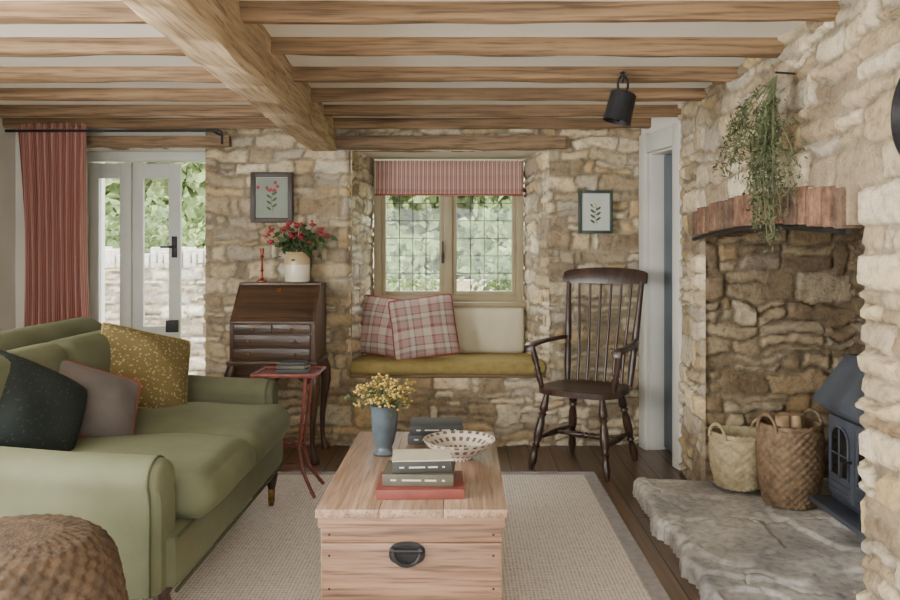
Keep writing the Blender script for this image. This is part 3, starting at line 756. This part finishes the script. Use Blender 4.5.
def book(b,w,d_,h,Mx,cov,band=None):
    b.box(-w/2,w/2,-d_/2,d_/2,0,0.004,cov,0.001,Mx); b.box(-w/2,w/2,-d_/2,d_/2,h-0.004,h,cov,0.001,Mx)
    b.box(-w/2,w/2,-d_/2-0.002,-d_/2+0.004,0,h,cov,0.002,Mx)
    b.box(-w/2+0.004,w/2-0.004,-d_/2+0.004,d_/2-0.005,0.004,h-0.004,'paper',0,Mx)
    if band:
        for q0,q1 in ((-0.38,-0.30),(-0.22,0.05),(0.10,0.26),(0.34,0.38)):
            b.box(q0*w,q1*w,-d_/2-0.0028,-d_/2-0.001,h*0.44,h*0.58,band,0,Mx)
T=0.4805
b=B('book_stack')
book(b,0.262,0.20,0.030,TM((-0.127,2.47,T),(0,0,2)),'bk_red')
book(b,0.215,0.155,0.036,TM((-0.13,2.475,T+0.031),(0,0,-2)),'bk_grn','bk_cream')
book(b,0.18,0.14,0.034,TM((-0.125,2.48,T+0.068),(0,0,4)),'bk_dk','bk_cream')
b.box(-0.09,0.09,-0.07,0.07,0,0.003,'bk_cream',0,TM((-0.125,2.48,T+0.1025),(0,0,4)))
b.finish()
b=B('book_stack')
book(b,0.205,0.16,0.035,TM((-0.10,3.12,T),(0,0,-3)),'bk_dk','bk_cream'); book(b,0.20,0.15,0.035,TM((-0.10,3.12,T+0.036),(0,0,2)),'bk_dk','bk_cream')
b.finish()
b=B('patterned_bowl')
pr=[(0.001,0.006),(0.045,0.006),(0.046,0.0),(0.05,0.0),(0.052,0.012),(0.085,0.028),(0.115,0.052),(0.126,0.066),(0.128,0.070),(0.123,0.070),(0.108,0.053),(0.08,0.034),(0.045,0.018),(0.001,0.014)]
b.lathe(pr,'bowl',48,TM((-0.01,2.84,T))); b.finish(60)
b=B('blue_vase')
pr=[(0.001,0),(0.038,0),(0.042,0.006),(0.03,0.018),(0.028,0.028),(0.036,0.045),(0.044,0.08),(0.048,0.13),(0.05,0.165),(0.054,0.178),(0.050,0.178),(0.045,0.16),(0.04,0.1),(0.001,0.06)]
b.lathe(pr,'bluevase',36,TM((-0.281,2.9,T)))
rr=random.Random(4)
for k in range(46):
    a=rr.random()*6.28; sp_=rr.random()**0.6*0.105; h=0.20+rr.random()*0.085-sp_*0.25
    x=-0.281+sp_*math.cos(a); y=2.9+sp_*math.sin(a)
    b.tube([(-0.281+0.012*math.cos(a),2.9+0.012*math.sin(a),T+0.10),(-0.281+sp_*0.4*math.cos(a),2.9+sp_*0.4*math.sin(a),T+0.19),(x,y,T+h)],0.0015,'stem',5)
    for q in range(6):
        b.sphere((x+rr.gauss(0,0.009),y+rr.gauss(0,0.009),T+h+rr.gauss(0,0.005)),0.0065,'yellow',5,(1,1,0.6))
P=[(-0.281+rr.gauss(0,0.05),2.9+rr.gauss(0,0.05),T+0.2+rr.gauss(0,0.02)) for _ in range(70)]
b.leaves(P,0.025,'leaf',rr); b.finish(60)

# ---------------------------------------------------------------- side table
b=B('side_table')
cx,cy=-0.86,3.98; H=0.61
b.box(cx-0.155,cx+0.155,cy-0.13,cy+0.13,H-0.006,H+0.002,'redmetal',0.002)
rect=[(cx-0.155,cy-0.13,H+0.006),(cx+0.155,cy-0.13,H+0.006),(cx+0.155,cy+0.13,H+0.006),(cx-0.155,cy+0.13,H+0.006)]
for a,c in zip(rect,rect[1:]+rect[:1]): b.tube([a,c],0.008,'redmetal',8)
for sx in (-1,1):
    for sy in (-1,1):
        P=[(cx+sx*0.10,cy+sy*0.09,H-0.005),(cx+sx*0.085,cy+sy*0.075,0.45),(cx+sx*0.06,cy+sy*0.055,0.25),(cx+sx*0.085,cy+sy*0.07,0.13),(cx+sx*0.135,cy+sy*0.11,0.045),(cx+sx*0.15,cy+sy*0.12,0.023)]
        b.tube(P,0.009,'redmetal',8)
        for q in P[1:5]: b.sphere(q,0.013,'redmetal',8,(1,1,0.5))
for z,k in ((0.27,0.062),(0.25,0.06)):
    b.tube([(cx-k,cy-k*0.9,z),(cx+k,cy+k*0.9,z)],0.006,'redmetal'); b.tube([(cx-k,cy+k*0.9,z),(cx+k,cy-k*0.9,z)],0.006,'redmetal')
b.tube([(cx+0.08*math.cos(a),cy+0.07*math.sin(a),0.14) for a in [2*pi*k/24 for k in range(24)]],0.005,'redmetal',6,closed=True)
b.finish()
b=B('book_stack')
book(b,0.16,0.12,0.02,TM((cx+0.02,cy,H+0.003),(0,0,5)),'bk_dk'); book(b,0.14,0.11,0.018,TM((cx+0.025,cy,H+0.024),(0,0,-6)),'bk_grn'); book(b,0.13,0.10,0.014,TM((cx+0.02,cy,H+0.043),(0,0,3)),'bk_dk')
b.finish()

# ---------------------------------------------------------------- bureau
b=B('writing_bureau')
x0,x1=-1.325,-0.84; yf,yb=4.56,4.94
side=[(yb,0.585),(yb,1.02),(4.76,1.02),(yf,0.81),(yf,0.585)]
b.prism(side,'x',x0,x0+0.018,'mahog'); b.prism(side,'x',x1-0.018,x1,'mahog')
b.box(x0,x1,4.75,yb,1.008,1.026,'dark_x',0.004); b.box(x0+0.01,x1-0.01,yb-0.01,yb,0.585,1.02,'dark_x')
sl=math.atan2(1.02-0.81,4.76-yf); Ls=math.hypot(0.21,0.2)
Ms=Matrix.Translation((0,yf,0.812))@Matrix.Rotation(sl,4,'X')
b.box(x0+0.018,x1-0.018,0.0,Ls,-0.018,-0.001,'dark_x',0.002,Ms); b.box(x0+0.05,x1-0.05,0.03,Ls-0.03,-0.004,0.002,'dark_x',0.002,Ms)
b.box((x0+x1)/2-0.012,(x0+x1)/2+0.012,Ls-0.07,Ls-0.04,0.0,0.004,'brass',0.001,Ms)
b.box(x0+0.01,x1-0.01,yf+0.005,yf+0.03,0.585,0.815,'dark_x')
b.box(x0,x1,yf-0.006,yf+0.01,0.800,0.812,'dark_x',0.002)
b.box(x0+0.025,x0+0.24,yf-0.008,yf+0.01,0.742,0.795,'dark_x',0.003); b.box(x0+0.248,x1-0.025,yf-0.008,yf+0.01,0.742,0.795,'dark_x',0.003)
b.box(x0+0.025,x1-0.025,yf-0.008,yf+0.01,0.665,0.735,'dark_x',0.003)
b.box(x0+0.025,x1-0.025,yf-0.008,yf+0.01,0.592,0.658,'dark_x',0.003)
for (xx,zz) in ((x0+0.13,0.768),(x1-0.13,0.768),(x0+0.11,0.70),(x1-0.11,0.70),(x0+0.11,0.625),(x1-0.11,0.625)):
    b.sphere((xx,yf-0.012,zz),0.009,'brass',8)
b.box(x0-0.018,x1+0.018,yf-0.018,yb+0.0,0.56,0.588,'dark_x',0.008)
ap=[(x0+0.0,0.562),(x0,0.47),(x0+0.05,0.45),(x0+0.10,0.49),(x0+0.18,0.50),((x0+x1)/2-0.02,0.465),((x0+x1)/2+0.02,0.465),(x1-0.18,0.50),(x1-0.10,0.49),(x1-0.05,0.45),(x1,0.47),(x1,0.562)]
b.prism(ap,'y',yf,yf+0.02,'dark_x')
b.prism([(yf,0.562),(yf,0.47),(yf+0.07,0.5),(yb-0.07,0.5),(yb,0.47),(yb,0.562)],'x',x1-0.02,x1,'mahog'); b.prism([(yf,0.562),(yf,0.47),(yf+0.07,0.5),(yb-0.07,0.5),(yb,0.47),(yb,0.562)],'x',x0,x0+0.02,'mahog')
for (xx,yy,sx,sy) in ((x0+0.015,yf+0.015,-1,-1),(x1-0.015,yf+0.015,1,-1),(x0+0.015,yb-0.035,-1,0.2),(x1-0.015,yb-0.035,1,0.2)):
    pr=[(0.56,0,0.03),(0.50,0.018,0.034),(0.43,0.026,0.030),(0.34,0.014,0.022),(0.22,0,0.017),(0.12,-0.003,0.014),(0.06,0.006,0.015),(0.03,0.02,0.024),(0.01,0.024,0.026),(0.0,0.024,0.02)]
    b.tube([(xx+sx*o*0.8,yy+sy*o*0.8,z) for z,o,r in pr],[r for z,o,r in pr],'mahog',12)
b.finish()
b=B('stoneware_jar')
Mj=TM((-1.0,4.86,1.0265))
b.lathe([(0.001,0),(0.07,0),(0.075,0.006),(0.077,0.06),(0.077,0.105)],'stoneware',36,Mj)
b.lathe([(0.077,0.105),(0.077,0.15),(0.068,0.165),(0.064,0.17),(0.07,0.18),(0.066,0.18),(0.06,0.165),(0.06,0.12),(0.001,0.11)],'stoneware_br',36,Mj)
rr=random.Random(12)
bx,by,bz=-1.0,4.86,1.0265
for k in range(24):
    a=rr.random()*6.28; sp_=rr.random()**0.6*0.21; h=0.25+rr.random()*0.15-sp_*0.2
    x=bx+sp_*math.cos(a); y=min(by+sp_*math.sin(a)*0.55,4.93)
    b.tube([(bx+0.02*math.cos(a),by+0.02*math.sin(a),bz+0.14),(bx+(x-bx)*0.4,by+(y-by)*0.4,bz+0.2),(x,y,bz+h)],0.002,'stem',5)
    mt='redflower' if rr.random()<0.85 else 'pinkflower'
    for q in range(6):
        aa=q*1.05; b.sphere((x+0.011*math.cos(aa),y+0.010*math.sin(aa),bz+h+rr.gauss(0,0.006)),0.010,mt,6,(1,1,0.7))
P=[(bx+rr.gauss(0,0.075),min(by+rr.gauss(0,0.04),4.93),bz+0.24+rr.gauss(0,0.04)) for _ in range(190)]
b.leaves(P,0.05,'leaf',rr); b.finish(60)
b=B('copper_candlestick')
b.turned((-1.215,4.86,1.0265),(-1.215,4.86,1.23),[(0,0.035),(0.03,0.034),(0.06,0.02),(0.12,0.008),(0.3,0.007),(0.33,0.014),(0.37,0.007),(0.7,0.006),(0.75,0.013),(0.8,0.008),(0.92,0.012),(1,0.013)],'copper')
b.finish()

# ---------------------------------------------------------------- wall pictures
def picture(name,cx,cz,w,h,fr,paper,flower,fw=0.022,mount=None):
    b=B(name); y=4.955
    b.box(cx-w/2+0.003,cx+w/2-0.003,y-0.012,y,cz-h/2+0.003,cz+h/2-0.003,paper)
    if mount: b.box(cx-w/2+fw*1.1,cx+w/2-fw*1.1,y-0.0135,y-0.0121,cz-h/2+fw*1.1,cz+h/2-fw*1.1,mount)
    b.box(cx-w/2,cx-w/2+fw,y-0.025,y+0.008,cz-h/2,cz+h/2,fr,0.003); b.box(cx+w/2-fw,cx+w/2,y-0.025,y+0.008,cz-h/2,cz+h/2,fr,0.003)
    b.box(cx-w/2+fw*0.8,cx+w/2-fw*0.8,y-0.0245,y+0.007,cz-h/2,cz-h/2+fw,fr,0.003); b.box(cx-w/2+fw*0.8,cx+w/2-fw*0.8,y-0.0245,y+0.007,cz+h/2-fw,cz+h/2,fr,0.003)
    rr=random.Random(name); yy=y-0.0145
    def bl(x,z,r,mat,sx=1,sz=1,rot=0,dy=0):
        pts=[]
        for k in range(10):
            a=2*pi*k/10; px=r*sx*math.cos(a); pz=r*sz*math.sin(a)
            pts.append((x+px*math.cos(rot)-pz*math.sin(rot),z+px*math.sin(rot)+pz*math.cos(rot)))
        b.prism(pts,'y',yy-0.0003-dy,yy+0.0003,mat)
    b.tube([(cx+0.01,yy,cz-h*0.28),(cx-0.006,yy,cz-h*0.1),(cx+0.006,yy,cz+h*0.1),(cx-0.002,yy,cz+h*0.2)],0.0016,'stem',5)
    for k in range(7):
        z=cz-h*0.22+k*h*0.06; sd=1 if k%2 else -1; bl(cx+0.018*sd,z,0.018,'leaf',1,0.4,0.6 if sd>0 else 2.5,0.0001*k)
    for k in range(7): bl(cx+rr.gauss(0,w*0.09),cz+h*0.17+rr.gauss(0,h*0.06),0.011,flower,dy=0.0002+0.0001*k)
    b.finish()
picture('picture_frame',-1.175,1.545,0.26,0.31,'frame_blk','bk_cream','redflower',0.03,'artpaper')
picture('picture_frame',0.825,1.455,0.21,0.265,'frame_grn','artpaper2','bk_cream',0.018)

# ---------------------------------------------------------------- chair
b=B('windsor_armchair')
CM=TM((0.70,4.53,0),(0,0,147.3))
V=[];F=[]; n=24; nr=8
def outl(a):
    x=math.cos(a); y=math.sin(a); k=(abs(x)**3.2+abs(y)**3.2)**(-1/3.2)
    w=0.235+0.015*y
    return x*k*w, y*k*0.22
for lay in (0,1):
    for i in range(nr+1):
        t=i/nr
        for j in range(n*2):
            a=2*pi*j/(n*2); X,Y=outl(a); X*=t;Y*=t
            if lay==0: z=0.455-0.016*(1-t**3)+ (-0.006 if i==nr else 0)
            else: z=0.412+(0.006 if i==nr else 0)
            V.append((X,Y,z))
m=n*2
for lay in (0,1):
    o=lay*(nr+1)*m
    for i in range(nr):
        for j in range(m):
            q=[o+i*m+j,o+i*m+(j+1)%m,o+(i+1)*m+(j+1)%m,o+(i+1)*m+j]; F.append(q[::-1] if lay==0 else q)
o2=(nr+1)*m
for j in range(m): F.append([nr*m+j,nr*m+(j+1)%m,o2+nr*m+(j+1)%m,o2+nr*m+j])
b.add(V,F,'dark_z',CM)
LEG=[(0,0.014),(0.08,0.018),(0.16,0.023),(0.22,0.026),(0.25,0.017),(0.28,0.024),(0.31,0.016),(0.38,0.022),(0.5,0.026),(0.6,0.024),(0.66,0.016),(0.69,0.024),(0.72,0.016),(0.8,0.02),(0.88,0.024),(0.93,0.02),(1,0.013)]
feet=[(0.225,0.235),(-0.225,0.235),(0.20,-0.25),(-0.20,-0.25)]; tops=[(0.165,0.155),(-0.165,0.155),(0.145,-0.15),(-0.145,-0.15)]
for f_,t_ in zip(feet,tops): b.turned((t_[0],t_[1],0.42),(f_[0],f_[1],0.002),LEG,'dark_z',14,CM)
def lp(i,z):
    k=1-z/0.42; return Vector((tops[i][0]+(feet[i][0]-tops[i][0])*k,tops[i][1]+(feet[i][1]-tops[i][1])*k,z))
ST=[(0,0.009),(0.2,0.012),(0.42,0.018),(0.46,0.012),(0.5,0.02),(0.54,0.012),(0.58,0.018),(0.8,0.012),(1,0.009)]
for z in (0.17,):
    b.turned(lp(0,z),lp(2,z),ST,'dark_z',10,CM); b.turned(lp(1,z),lp(3,z),ST,'dark_z',10,CM)
    b.turned((lp(0,z)+lp(2,z))/2,(lp(1,z)+lp(3,z))/2,ST,'dark_z',10,CM)
for s_ in (-1,1):
    b.turned((s_*0.195,-0.175,0.44),(s_*0.232,-0.275,1.04),[(0,0.014),(0.08,0.018),(0.2,0.021),(0.3,0.018),(0.36,0.022),(0.38,0.015),(0.42,0.022),(0.6,0.019),(0.8,0.016),(1,0.014)],'dark_z',12,CM)
for k in range(6):
    t=-1+2*(k+0.5)/6; x=t*0.165; xt=t*0.20
    yb0=-0.185-0.018*(1-t*t); yt=-0.275-0.03*(1-t*t)
    b.tube([(x,yb0,0.44),(x*0.9+xt*0.1,yb0-0.03,0.6),((x+xt)/2,(yb0+yt)/2-0.012,0.78),(xt,yt,1.035)],[0.009,0.010,0.009,0.007],'dark_z',8,CM)
V=[];F=[]; ns=24
for i in range(ns+1):
    t=-1+2*i/ns; x=t*0.262; y=-0.273-0.035*(1-t*t); zt=1.115-0.022*abs(t)**2.5; zb=1.02; e=1 if abs(t)<0.95 else 0.8
    zc=(zt+zb)/2; hh=(zt-zb)/2*e
    for (a,c) in ((-0.013,-1),(0.013,-1),(0.015,-0.5),(0.013,0.6),(0.007,1),(-0.007,1),(-0.013,0.6),(-0.015,-0.5)): V.append((x,y+a-0.008*c,zc+c*hh))
for i in range(ns):
    for j in range(8): F.append([i*8+j,i*8+(j+1)%8,(i+1)*8+(j+1)%8,(i+1)*8+j])
F.append(list(range(8))[::-1]); F.append([ns*8+j for j in range(8)])
b.add(V,F,'dark_z',CM)
for s_ in (-1,1):
    P=[(s_*0.212,-0.222,0.70),(s_*0.245,-0.14,0.695),(s_*0.268,-0.03,0.69),(s_*0.272,0.08,0.685),(s_*0.268,0.15,0.682),(s_*0.262,0.19,0.672),(s_*0.26,0.198,0.655)]
    V=[];F=[]; wd=[0.016,0.02,0.022,0.024,0.03,0.03,0.02]
    for p,w in zip(P,wd):
        for (a,c) in ((-1,-0.7),(1,-0.7),(1,0.5),(0.6,1),(-0.6,1),(-1,0.5)): V.append((p[0]+a*w,p[1],p[2]+c*0.012))
    for i in range(len(P)-1):
        for j in range(6): F.append([i*6+j,i*6+(j+1)%6,(i+1)*6+(j+1)%6,(i+1)*6+j])
    F.append(list(range(6))[::-1]); F.append([(len(P)-1)*6+j for j in range(6)])
    b.add(V,F,'dark_z',CM)
    b.turned((s_*0.215,0.12,0.44),(s_*0.266,0.145,0.68),[(0,0.012),(0.15,0.016),(0.3,0.02),(0.38,0.013),(0.44,0.02),(0.5,0.013),(0.65,0.019),(0.85,0.015),(1,0.012)],'dark_z',12,CM)
b.finish(50)

# ---------------------------------------------------------------- stove
b=B('wood_burning_stove')
X0,X1,Y0,Y1=1.58,1.93,2.93,3.43; ZH=0.088
for (x,y) in ((X0+0.03,Y0+0.05),(X0+0.03,Y1-0.05),(X1-0.05,Y0+0.05),(X1-0.05,Y1-0.05)):
    b.turned((x,y,ZH-0.02),(x,y,ZH+0.09),[(0,0.026),(0.2,0.02),(1,0.028)],'stove')
b.box(X0,X1,Y0,Y1,ZH+0.07,ZH+0.47,'stove',0.01)
b.box(X0-0.09,X0+0.02,Y0-0.015,Y1+0.015,ZH+0.055,ZH+0.08,'stove',0.006)
b.box(X0-0.03,X1+0.01,Y0-0.02,Y1+0.02,ZH+0.455,ZH+0.48,'stove',0.006)
V=[(X0-0.06,Y0-0.03,ZH+0.48),(X0-0.06,Y1+0.03,ZH+0.48),(X1,Y1+0.03,ZH+0.48),(X1,Y0-0.03,ZH+0.48),(X0+0.06,Y0+0.02,ZH+0.69),(X0+0.06,Y1-0.02,ZH+0.69),(X1,Y1-0.02,ZH+0.69),(X1,Y0+0.02,ZH+0.69)]
V=V+[(v[0],v[1],v[2]+0.022) for v in V[:4]]
b.add([V[i] for i in (8,9,10,11,4,5,6,7,0,1,2,3)],[[0,4,5,1],[1,5,6,2],[2,6,7,3],[3,7,4,0],[4,7,6,5],[8,9,10,11],[0,1,9,8],[1,2,10,9],[2,3,11,10],[3,0,8,11]],'stove')
b.turned((X1-0.12,(Y0+Y1)/2,ZH+0.68),(X1-0.12,(Y0+Y1)/2,1.88),[(0,0.075),(0.03,0.075),(0.031,0.065),(1,0.065)],'iron',20)
for (ya,yb_) in ((Y0+0.025,(Y0+Y1)/2-0.004),((Y0+Y1)/2+0.004,Y1-0.025)):
    b.box(X0-0.022,X0,ya,yb_,ZH+0.11,ZH+0.44,'stove',0.006)
    mid=(ya+yb_)/2; w=(yb_-ya)/2-0.035
    pts=[(mid-w,ZH+0.20),(mid+w,ZH+0.20)]+[(mid+w*math.cos(a),ZH+0.35+0.055*math.sin(a)) for a in [pi*k/10 for k in range(11)]]
    b.prism(pts,'x',X0-0.025,X0-0.0225,'stoveglass')
    b.tube([(X0-0.026,)+p for p in pts],0.006,'stove',6,closed=True)
    b.tube([(X0-0.027,mid,ZH+0.20),(X0-0.027,mid,ZH+0.405)],0.004,'stove'); b.tube([(X0-0.027,mid-w,ZH+0.29),(X0-0.027,mid+w,ZH+0.29)],0.004,'stove')
    for q in (0.13,0.16): b.box(X0-0.027,X0-0.02,ya+0.03,yb_-0.03,ZH+q,ZH+q+0.012,'stove',0.002)
b.tube([(X0-0.02,(Y0+Y1)/2+0.02,ZH+0.28),(X0-0.06,(Y0+Y1)/2+0.02,ZH+0.28),(X0-0.065,(Y0+Y1)/2+0.02,ZH+0.22)],0.007,'iron')
b.finish()

# ---------------------------------------------------------------- baskets
def basket(name,cx,cy,z,r0,r1,h,mat,amp,n,handles=True):
    b=B(name)
    pr=[(0.001,0.0),(r0,0.0)]+[(r0+(r1-r0)*math.sin(pi/2*t/10)+0.012*math.sin(pi*t/10),h*t/10) for t in range(1,11)]
    pr2=[(r1-0.012,h)]+[(r0+(r1-r0)*math.sin(pi/2*t/10)+0.012*math.sin(pi*t/10)-0.014,max(0.012,h*t/10)) for t in range(9,-1,-1)]+[(0.001,0.012)]
    woven(b,densify(pr,0.008),mat,TM((cx,cy,z)),n,amp); b.lathe(pr2,mat,40,TM((cx,cy,z)))
    for k in (0,1):
        b.tube([(cx+(r1-0.004)*math.cos(a),cy+(r1-0.004)*math.sin(a),z+h+0.006*math.sin(a*14+k*pi)) for a in [2*pi*q/84 for q in range(84)]],0.009,mat,6,closed=True)
    if handles:
        for s_ in (0.4,0.4+pi):
            P=[]
            for q in range(13):
                a=pi*q/12; off=0.055*math.cos(a)
                P.append((cx+r1*math.cos(s_)-off*math.sin(s_),cy+r1*math.sin(s_)+off*math.cos(s_),z+h-0.01+0.065*math.sin(a)))
            b.tube(P,0.008,mat,8)
    return b
b=basket('seagrass_basket',1.335,3.86,0.085,0.105,0.130,0.25,'wicker_lt',0.004,44); b.finish(80)
b=basket('log_basket',1.475,3.60,0.085,0.112,0.135,0.35,'wicker',0.0045,48)
for (dx,dy,a1,a2) in ((-0.03,0.02,0.2,0.1),(0.05,-0.03,-0.25,0.2),(0.03,0.06,0.15,-0.3),(-0.05,-0.05,0.1,0.3)):
    b.tube([(1.475+dx*0.6,3.60+dy*0.6,0.12),(1.475+dx+a1*0.12,3.60+dy+a2*0.12,0.48)],[0.034,0.032],'log',9)
b.finish(80)

# ---------------------------------------------------------------- hanging bell
b=B('hanging_iron_bell')
hx,hy=0.70,3.46
BM=TM((hx,hy,1.90),(0,14,0))
b.lathe([(0.001,0.0),(0.05,0.0),(0.056,-0.006),(0.060,-0.12),(0.063,-0.13),(0.058,-0.13),(0.052,-0.02),(0.001,-0.012)],'iron',28,BM)
b.tube([(0.022*math.cos(a),0,0.035+0.038*math.sin(a)) for a in [2*pi*k/24 for k in range(24)]],0.0055,'iron',8,Mx=TM((hx-0.004,hy,1.90)),closed=True)
b.tube([(hx-0.005,hy+0.045,1.995),(hx-0.005,hy-0.015,1.985),(hx-0.005,hy-0.02,1.955),(hx-0.005,hy+0.005,1.945)],0.005,'iron')
b.tube([(0,0,-0.02),(0,0,-0.10)],0.004,'iron',6,BM); b.sphere((0,0,-0.115),0.014,'iron',8,Mx=BM)
b.finish()
# ---------------------------------------------------------------- hanging herbs
b=B('hanging_dried_herbs')
rr=random.Random(33)
ox,oy,oz=1.12,2.86,1.84
b.tube([(1.19,oy,oz+0.01),(ox,oy,oz+0.015)],0.004,'iron')
P=[]
for k in range(40):
    ty=oy+rr.gauss(0.06,0.10); tz=1.24+rr.random()*0.38; tx=1.09+rr.gauss(0,0.03)
    if k<8: ty=oy+0.42+rr.gauss(0,0.08); tz=1.50+rr.random()*0.20
    pts=[]
    for q in range(9):
        t=q/8; pts.append((ox+(tx-ox)*t-0.02*math.sin(pi*t),oy+(ty-oy)*(t**0.8)+0.02*math.sin(t*5+k),oz+(tz-oz)*t))
    b.tube(pts,0.0018,'stem',4)
    for q in range(2,9):
        for _ in range(8 if q>3 else 3): P.append((pts[q][0]+rr.gauss(0,0.012),pts[q][1]+rr.gauss(0,0.018),pts[q][2]+rr.gauss(0,0.02)))
b.leaves(P,0.026,'herb',rr,0.3); b.finish(80)
b=B('hanging_frying_pan')
Mp=Matrix.Translation((1.165,1.975,1.565))@Matrix.Rotation(-pi/2,4,'Y')
b.lathe([(0.001,0.0),(0.115,0.0),(0.13,0.035),(0.135,0.035),(0.122,-0.006),(0.001,-0.006)],'iron',40,Mp)
b.tube([(1.165,1.975,1.685),(1.16,1.975,1.80),(1.165,1.975,1.88)],[0.012,0.010,0.012],'iron'); b.finish()

# ================================================================ GARDEN
b=B('garden_ground'); b.box(-16,16,5.6,34,-0.16,-0.12,'grass')
b.prism([(12,-0.13),(40,-0.13),(40,6.0),(20,1.9)],'x',-30,30,'grass'); b.finish()
b=B('garden_path'); b.box(-3.4,-1.2,5.6,7.1,-0.12,-0.09,'gravel'); b.finish()
b=B('drystone_wall')
b.box(-7,-1.15,7.33,7.7,-0.15,1.10,'gravel')
stone_sheet(b,(-7,7.3,-0.15),(1,0,0),(0,0,1),(0,-1,0),5.85,1.25,101,res=0.022,tint=(0.6,0.63,0.70),cs=0.7,hmax=0.05)
rr=random.Random(2); x=-7
while x<-1.2:
    w=rr.uniform(0.05,0.12); b.box(x,x+w-0.012,7.28,7.72,1.05,1.16+rr.random()*0.10,'gravel',0.015); x+=w
b.finish(70)
b=B('drystone_wall')
stone_sheet(b,(-2,11.0,-0.15),(1,0,0),(0,0,1),(0,-1,0),8,0.95,103,res=0.05,tint=(0.8,0.85,0.95),cs=1.0)
b.box(-2,6,11.03,11.4,-0.15,0.8,'gravel'); b.finish(70)
def foliage(name,blobs,mat,seed,leaf_s,dens,trunks=()):
    b=B(name); rr=random.Random(seed); P=[]
    for (cx,cy,cz,rx,ry,rz) in blobs:
        for _ in range(int(dens*(rx*rz+rx*ry+ry*rz))):
            d=Vector((rr.gauss(0,1),rr.gauss(0,1),rr.gauss(0,1))).normalized(); q=rr.random()**0.35*(0.85+0.25*math.sin(d.x*7+cx)*math.sin(d.z*6+d.y*5))
            P.append((cx+d.x*rx*q,cy+d.y*ry*q,max(-0.1,cz+d.z*rz*q)))
    b.leaves(P,leaf_s,mat,rr,0.6)
    for (x,y,h,r) in trunks: b.tube([(x,y,-0.15),(x+0.1,y,h*0.5),(x-0.05,y,h)],[r,r*0.8,r*0.5],'trunkbark',8)
    b.finish(80)
foliage('hedge',[(x,13+0.5*math.sin(x*3),0.8+0.3*math.sin(x*2.1),1.6,0.9,1.1) for x in (-9,-7,-5,-3,-1,1,3,5)],'bush',1,0.22,520)
foliage('tree',[(-6.5,16,3.6,3.2,2,3),(-3.5,17,4.2,2.6,2,3.2),(2.5,18,3.9,3,2,3.2),(-0.4,20,3.3,2.4,2,2.6),(-10,18,4,3,2,3.5)],'tree',2,0.34,330,[(-6.5,16,3,0.2),(-3.5,17,3,0.2),(2.5,18,3,0.22),(-0.4,20,2.5,0.2)])
foliage('garden_shrub',[(-3.3,8.6,0.9,0.8,0.5,0.9),(-4.6,8.9,1.1,0.9,0.5,0.9),(-2.2,9.2,0.9,0.7,0.5,0.9),(0.55,8.0,0.75,0.55,0.5,0.75),(0.15,7.2,0.35,0.35,0.3,0.5),(-0.7,10.2,0.5,0.8,0.4,0.6)],'bush',3,0.09,1500)

# ================================================================ LIGHT
w=bpy.data.worlds.new('sky'); bpy.context.scene.world=w; w.use_nodes=True
bg=w.node_tree.nodes['Background']; bg.inputs[0].default_value=(0.93,0.965,1.0,1); bg.inputs[1].default_value=11.0
def area(name,loc,rot,sx,sy,e,col):
    l=bpy.data.lights.new(name,'AREA'); l.shape='RECTANGLE'; l.size=sx; l.size_y=sy; l.energy=e; l.color=col
    o=bpy.data.objects.new(name,l); o.location=loc; o.rotation_euler=[math.radians(a) for a in rot]; bpy.context.scene.collection.objects.link(o)
area('side_fill_area',(-3.0,0.8,1.32),(0,-90,0),1.1,2.3,215,(1.0,0.98,0.95))  # added fill lamp outside the unseen left opening, standing in for sky
area('rear_fill_area',(-0.35,-1.75,1.32),(90,0,0),2.2,1.1,30,(1.0,0.98,0.95))  # added weak fill lamp outside the unseen opening behind the camera
sl_=bpy.data.lights.new('sun','SUN'); sl_.energy=10.0; sl_.angle=math.radians(3); sl_.color=(1,0.96,0.88)
so=bpy.data.objects.new('sun',sl_); so.rotation_euler=Vector((-0.35,0.55,-0.75)).to_track_quat('-Z','Y').to_euler(); bpy.context.scene.collection.objects.link(so)

cam=bpy.data.cameras.new('camera'); cam.lens=32; cam.sensor_width=36; cam.shift_x=-12/900; cam.shift_y=-50/900; cam.clip_start=0.05
co=bpy.data.objects.new('camera',cam); co.location=(0,0,1.22); co.rotation_euler=(pi/2,0,0)
bpy.context.scene.collection.objects.link(co); bpy.context.scene.camera=co
